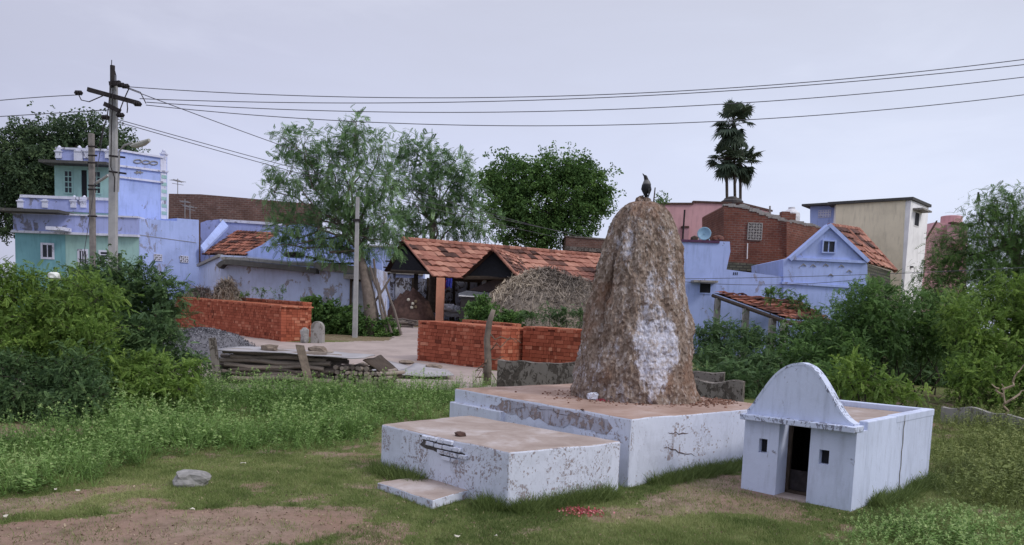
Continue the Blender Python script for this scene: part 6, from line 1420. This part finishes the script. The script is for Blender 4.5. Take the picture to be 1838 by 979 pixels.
# ================================================================== THICKETS AND BUSHES
def shrub(name, lst, Y, mat, label, per=55, size=1.0, csz=.12, k=9, seed=1, tm=T_s, cat='shrub', shoots=0, inner=.35, shoot_up=.9, bark=None):
    rng = np.random.default_rng(seed); random.seed(seed); lb = lobes_px(lst, Y); x = sum(l[0] for l in lb) / len(lb); y = sum(l[1] for l in lb) / len(lb)
    r = empty(name, Vector((x, y, tz(x, y))), label, cat); mb = MB(); base = Vector((x, y, tz(x, y) - .1)); SP = []; SA = []
    for l in lb:
        c = Vector(l[:3]); gb_ = Vector((c.x * .75 + x * .25, c.y + random.uniform(-.2, .3), tz(c.x, c.y) - .1)); limb(mb, gb_, c, .022, .010, 5, .06, 5)
        for _ in range(4): d = Vector((random.gauss(0, 1), random.gauss(0, 1), random.gauss(.3, .8))).normalized(); limb(mb, c, c + Vector((d.x * l[3], d.y * l[4], d.z * l[5])), .008, .003, 4, .09, 4)
        for _ in range(shoots):
            d = Vector((random.gauss(0, 1), random.gauss(-.4, .8), abs(random.gauss(shoot_up, .4)))).normalized(); s0 = c + Vector((d.x * l[3], d.y * l[4], d.z * l[5])) * .7; L = l[3] * random.uniform(.55, 1.15); s1 = s0 + d * L + Vector((random.gauss(0, .3), 0, -.12)) * L
            pts = limb(mb, s0, s1, .008, .003, 6, .03, 4, .5, .10)
            for p in pts[1:]:
                for _ in range(3): SP.append(tuple(p + Vector((random.gauss(0, 1), random.gauss(0, 1), random.gauss(0, 1))) * .025)); SA.append((random.gauss(0, 1), random.gauss(0, 1), random.gauss(-.1, .5)))
    mb.build('branches', bark or M['bark_dark'], r)
    V, F, vr = leaf_cloud(lb, per * 3.2, tm, size, csz, k, .15, rng, inner=inner, floor=.02)
    if SP:
        P = np.array(SP); V2, F2, v2 = place(tm, P, frames(np.array(SA), rng), np.full(len(P), size), np.clip(rng.normal(.6, .15, len(P)), 0, 1), rng); F = np.concatenate([F, F2 + len(V)]); V = np.concatenate([V, V2]); vr = np.concatenate([vr, v2])
    fast_mesh('foliage', V, F, vr, mat, r); return r
S_ = shrub
# left thicket
def gen(x0, x1, top, bot, Yt, Yb, r=32, seed=0, skip=None, step=1.0):
    """overlapping foliage lobes filling the outline between top(px) and bot(px); rows nearer the ground stand nearer"""
    rn_ = random.Random(seed); out = []; x = x0 + r * .5
    tx, ty = zip(*top); bx, by = zip(*bot)
    while x < x1:
        yt, yb = np.interp(x, tx, ty) + r * .75, np.interp(x, bx, by) - r * .4; n = max(1, int(round((yb - yt) / (r * 1.15 * step))) + 1)
        for i in range(n):
            y = yt + (yb - yt) * i / max(1, n - 1); f = (y - np.interp(x, tx, ty)) / max(1, np.interp(x, bx, by) - np.interp(x, tx, ty)); xx = x + rn_.uniform(-.35, .35) * r; yy = y + rn_.uniform(-.25, .25) * r
            if skip and skip(xx, yy): continue
            out.append((xx, yy, r * rn_.uniform(.72, 1.2), (Yb - Yt) * f + rn_.uniform(-.35, .35)))
        x += r * 1.15 * step
    return out
LT = [(-80, 450), (0, 458), (60, 462), (100, 478), (150, 492), (200, 478), (250, 500), (300, 520), (330, 560)]
LB = [(-80, 775), (0, 765), (100, 745), (200, 725), (330, 690)]
S_('thorn_shrub', gen(-60, 200, [(a, b + 20) for a, b in LT], [(-80, 660), (100, 650), (200, 670)], 14.2, 13.0, 36, 1), 14.2, M['l_thick_y'], 'big bright green feathery shrub at the left edge', per=60, seed=31, shoots=3, csz=.11, size=.78)
S_('thorn_shrub', gen(-60, 170, [(-80, 650), (100, 640), (200, 660)], LB, 12.8, 11.8, 30, 2), 12.8, M['l_thick_d'], 'dark green shrub low at the left edge below the bright one', per=66, seed=32, shoots=2, csz=.095, size=.78)
S_('thorn_shrub', gen(140, 325, [(a, b - 4) for a, b in LT], [(140, 640), (200, 650), (330, 640)], 17.8, 16.8, 30, 3), 17.8, M['l_thick_d'], 'dark thorny shrub around the foot of the electricity pole', per=30, size=1.2, seed=33, shoots=3, csz=.14)
S_('thorn_shrub', gen(165, 345, [(160, 655), (250, 640), (345, 650)], [(160, 740), (250, 730), (345, 705)], 14.0, 13.2, 24, 4), 14.0, M['l_thick_y'], 'low yellow green bush between the dark shrub and the weed bed', per=48, seed=34, shoots=1, csz=.09, size=.9)
S_('thorn_shrub', [(330, 672, 26), (370, 680, 22), (300, 650, 22), (345, 655, 18), (390, 688, 16)], 17, M['l_thick_d'], 'small dark bush in front of the gravel heap', per=32, size=1.1, seed=35, shoots=1, csz=.12)
q = at(97, 492, 12.9); rock('plastic_bag', (q.x, 12.9, q.z - .08), (.16, .12, .12), M['plastic'], 'white plastic bag caught on top of the left shrubs', 'bag', seed=90)
# bush behind milestone and around slim pole
T_b = [t_tuft(7, .10, .15, .08, s + 40) for s in range(4)]
S_('leafy_bush', [(600, 570, 26), (580, 590, 22), (625, 585, 26), (610, 600, 18), (560, 565, 16), (556, 545, 12)], 33.6, M['l_dense'], 'broad leaved dark bush between the milestone and the slim pole', per=16, size=1.0, csz=.16, seed=36, tm=T_b, shoots=3)
S_('leafy_bush', [(665, 585, 26), (690, 595, 22), (700, 604, 12), (650, 600, 18), (672, 604, 14)], 33.4, M['l_dense'], 'low green bush under the feathery tree right of the slim pole', per=20, size=.7, csz=.14, seed=37, tm=T_b, shoots=2)
S_('creeper_bush', [(860, 555, 20), (885, 575, 22), (920, 580, 20), (850, 575, 16)], 28.5, M['l_dense'], 'green bush growing against the left end of the straw heap', per=18, size=.8, csz=.13, seed=38, tm=T_b, shoots=2)
S_('creeper_bush', [(955, 575, 14), (985, 570, 16), (1015, 572, 16), (1045, 570, 14), (1000, 585, 12)], 28.2, M['l_thick_d'], 'dark scrub in front of the straw heap beside the mound', per=12, size=1.1, csz=.16, seed=39, shoots=5)
S_('creeper_bush', [(470, 526, 10), (500, 528, 12), (440, 532, 8)], 33.0, M['l_dense'], 'thin dark creeper sprouting over the top of the long brick stack', per=9, size=.8, csz=.1, seed=40, shoots=3)
# right thicket
RT = [(1240, 580), (1270, 590), (1300, 585), (1350, 600), (1420, 590), (1470, 580), (1500, 555), (1540, 530), (1580, 520), (1620, 528), (1680, 535), (1730, 520), (1790, 512), (1900, 505)]
RB = [(1240, 700), (1400, 715), (1500, 700), (1600, 700), (1700, 715), (1900, 740)]
hol = lambda x, y: 1545 < x < 1730 and y > 628 - abs(x - 1640) * .15
S_('thorn_shrub', gen(1250, 1400, RT, RB, 21, 18, 30, 5), 21, M['l_thick_d'], 'dark scrub directly right of the mound behind the stepped old wall', per=32, size=1.1, csz=.14, seed=41, shoots=3)
S_('thorn_shrub', gen(1395, 1535, RT, RB, 21.5, 18, 32, 6), 21.5, M['l_thick'], 'mid green creeping shrub covering the right end of the tiled porch', per=32, size=1.1, csz=.14, seed=42, shoots=3)
S_('thorn_shrub', gen(1530, 1730, RT, RB, 20.5, 18.5, 34, 7, hol), 20.5, M['l_thick'], 'widest green shrub mass rising below the cream house', per=32, size=1.1, csz=.14, seed=43, shoots=2)
S_('thorn_shrub', gen(1725, 1900, RT, RB, 18.5, 16.0, 34, 8), 18.5, M['l_thick_y'], 'bright green shrub at the right edge behind the low pale wall', per=38, size=.95, csz=.13, seed=44, shoots=2)
S_('thorn_shrub', [(1540, 690, 24), (1575, 700, 24), (1520, 668, 22), (1600, 705, 18), (1560, 680, 20), (1500, 690, 16), (1625, 708, 14), (1650, 712, 12)], 14.5, M['l_thick_y'], 'small bright green bush directly behind the shrine roof', per=34, size=1.0, csz=.12, seed=45, shoots=1)
S_('thorn_shrub', gen(1500, 1790, [(1500, 600), (1790, 600)], [(1500, 715), (1790, 715)], 23.5, 22.5, 34, 9), 23.5, M['l_thick_d'], 'undergrowth coloured dark as the shade of the hollow behind the small shrine', per=18, size=1.5, csz=.17, seed=46)  # dark leaf colour stands in for shade in the under-canopy hollow
# creeper on the porch roof
S_('creeper', [(1400, 535, 12), (1425, 545, 14), (1450, 560, 14), (1385, 528, 8)], 26.5, M['l_thick'], 'green creeper trailing over the tiled porch roof', per=10, size=1.2, csz=.14, seed=47, shoots=4)
# dry cut brush by the low wall at right
br = empty('dry_brush', gnd(1800, 735), 'tangle of dry brown cut branches beyond the low pale wall at the right', 'brushwood'); mb = MB(); random.seed(8)
for _ in range(150):
    a = gnd(random.uniform(1710, 1860), random.uniform(712, 742)); d = Vector((random.gauss(0, 1), random.gauss(0, .6), abs(random.gauss(.15, .25)))) * random.uniform(.3, .8); limb(mb, a + Vector((0, 0, random.uniform(0, .25))), a + d, .009, .003, 4, .10, 4, random.random())
mb.build('twigs', M['l_twig'], br)
mb = MB()
for (a, b_) in [((1805, 745), (1798, 690)), ((1798, 700), (1838, 655)), ((1803, 725), (1845, 700)), ((1800, 712), (1780, 690))]: limb(mb, at(*a, 14.6), at(*b_, 14.5), .025, .010, 6, .06, 6)
mb.build('branch', plain('pale_dry_branch', (.34, .27, .20), .9, .2), br)
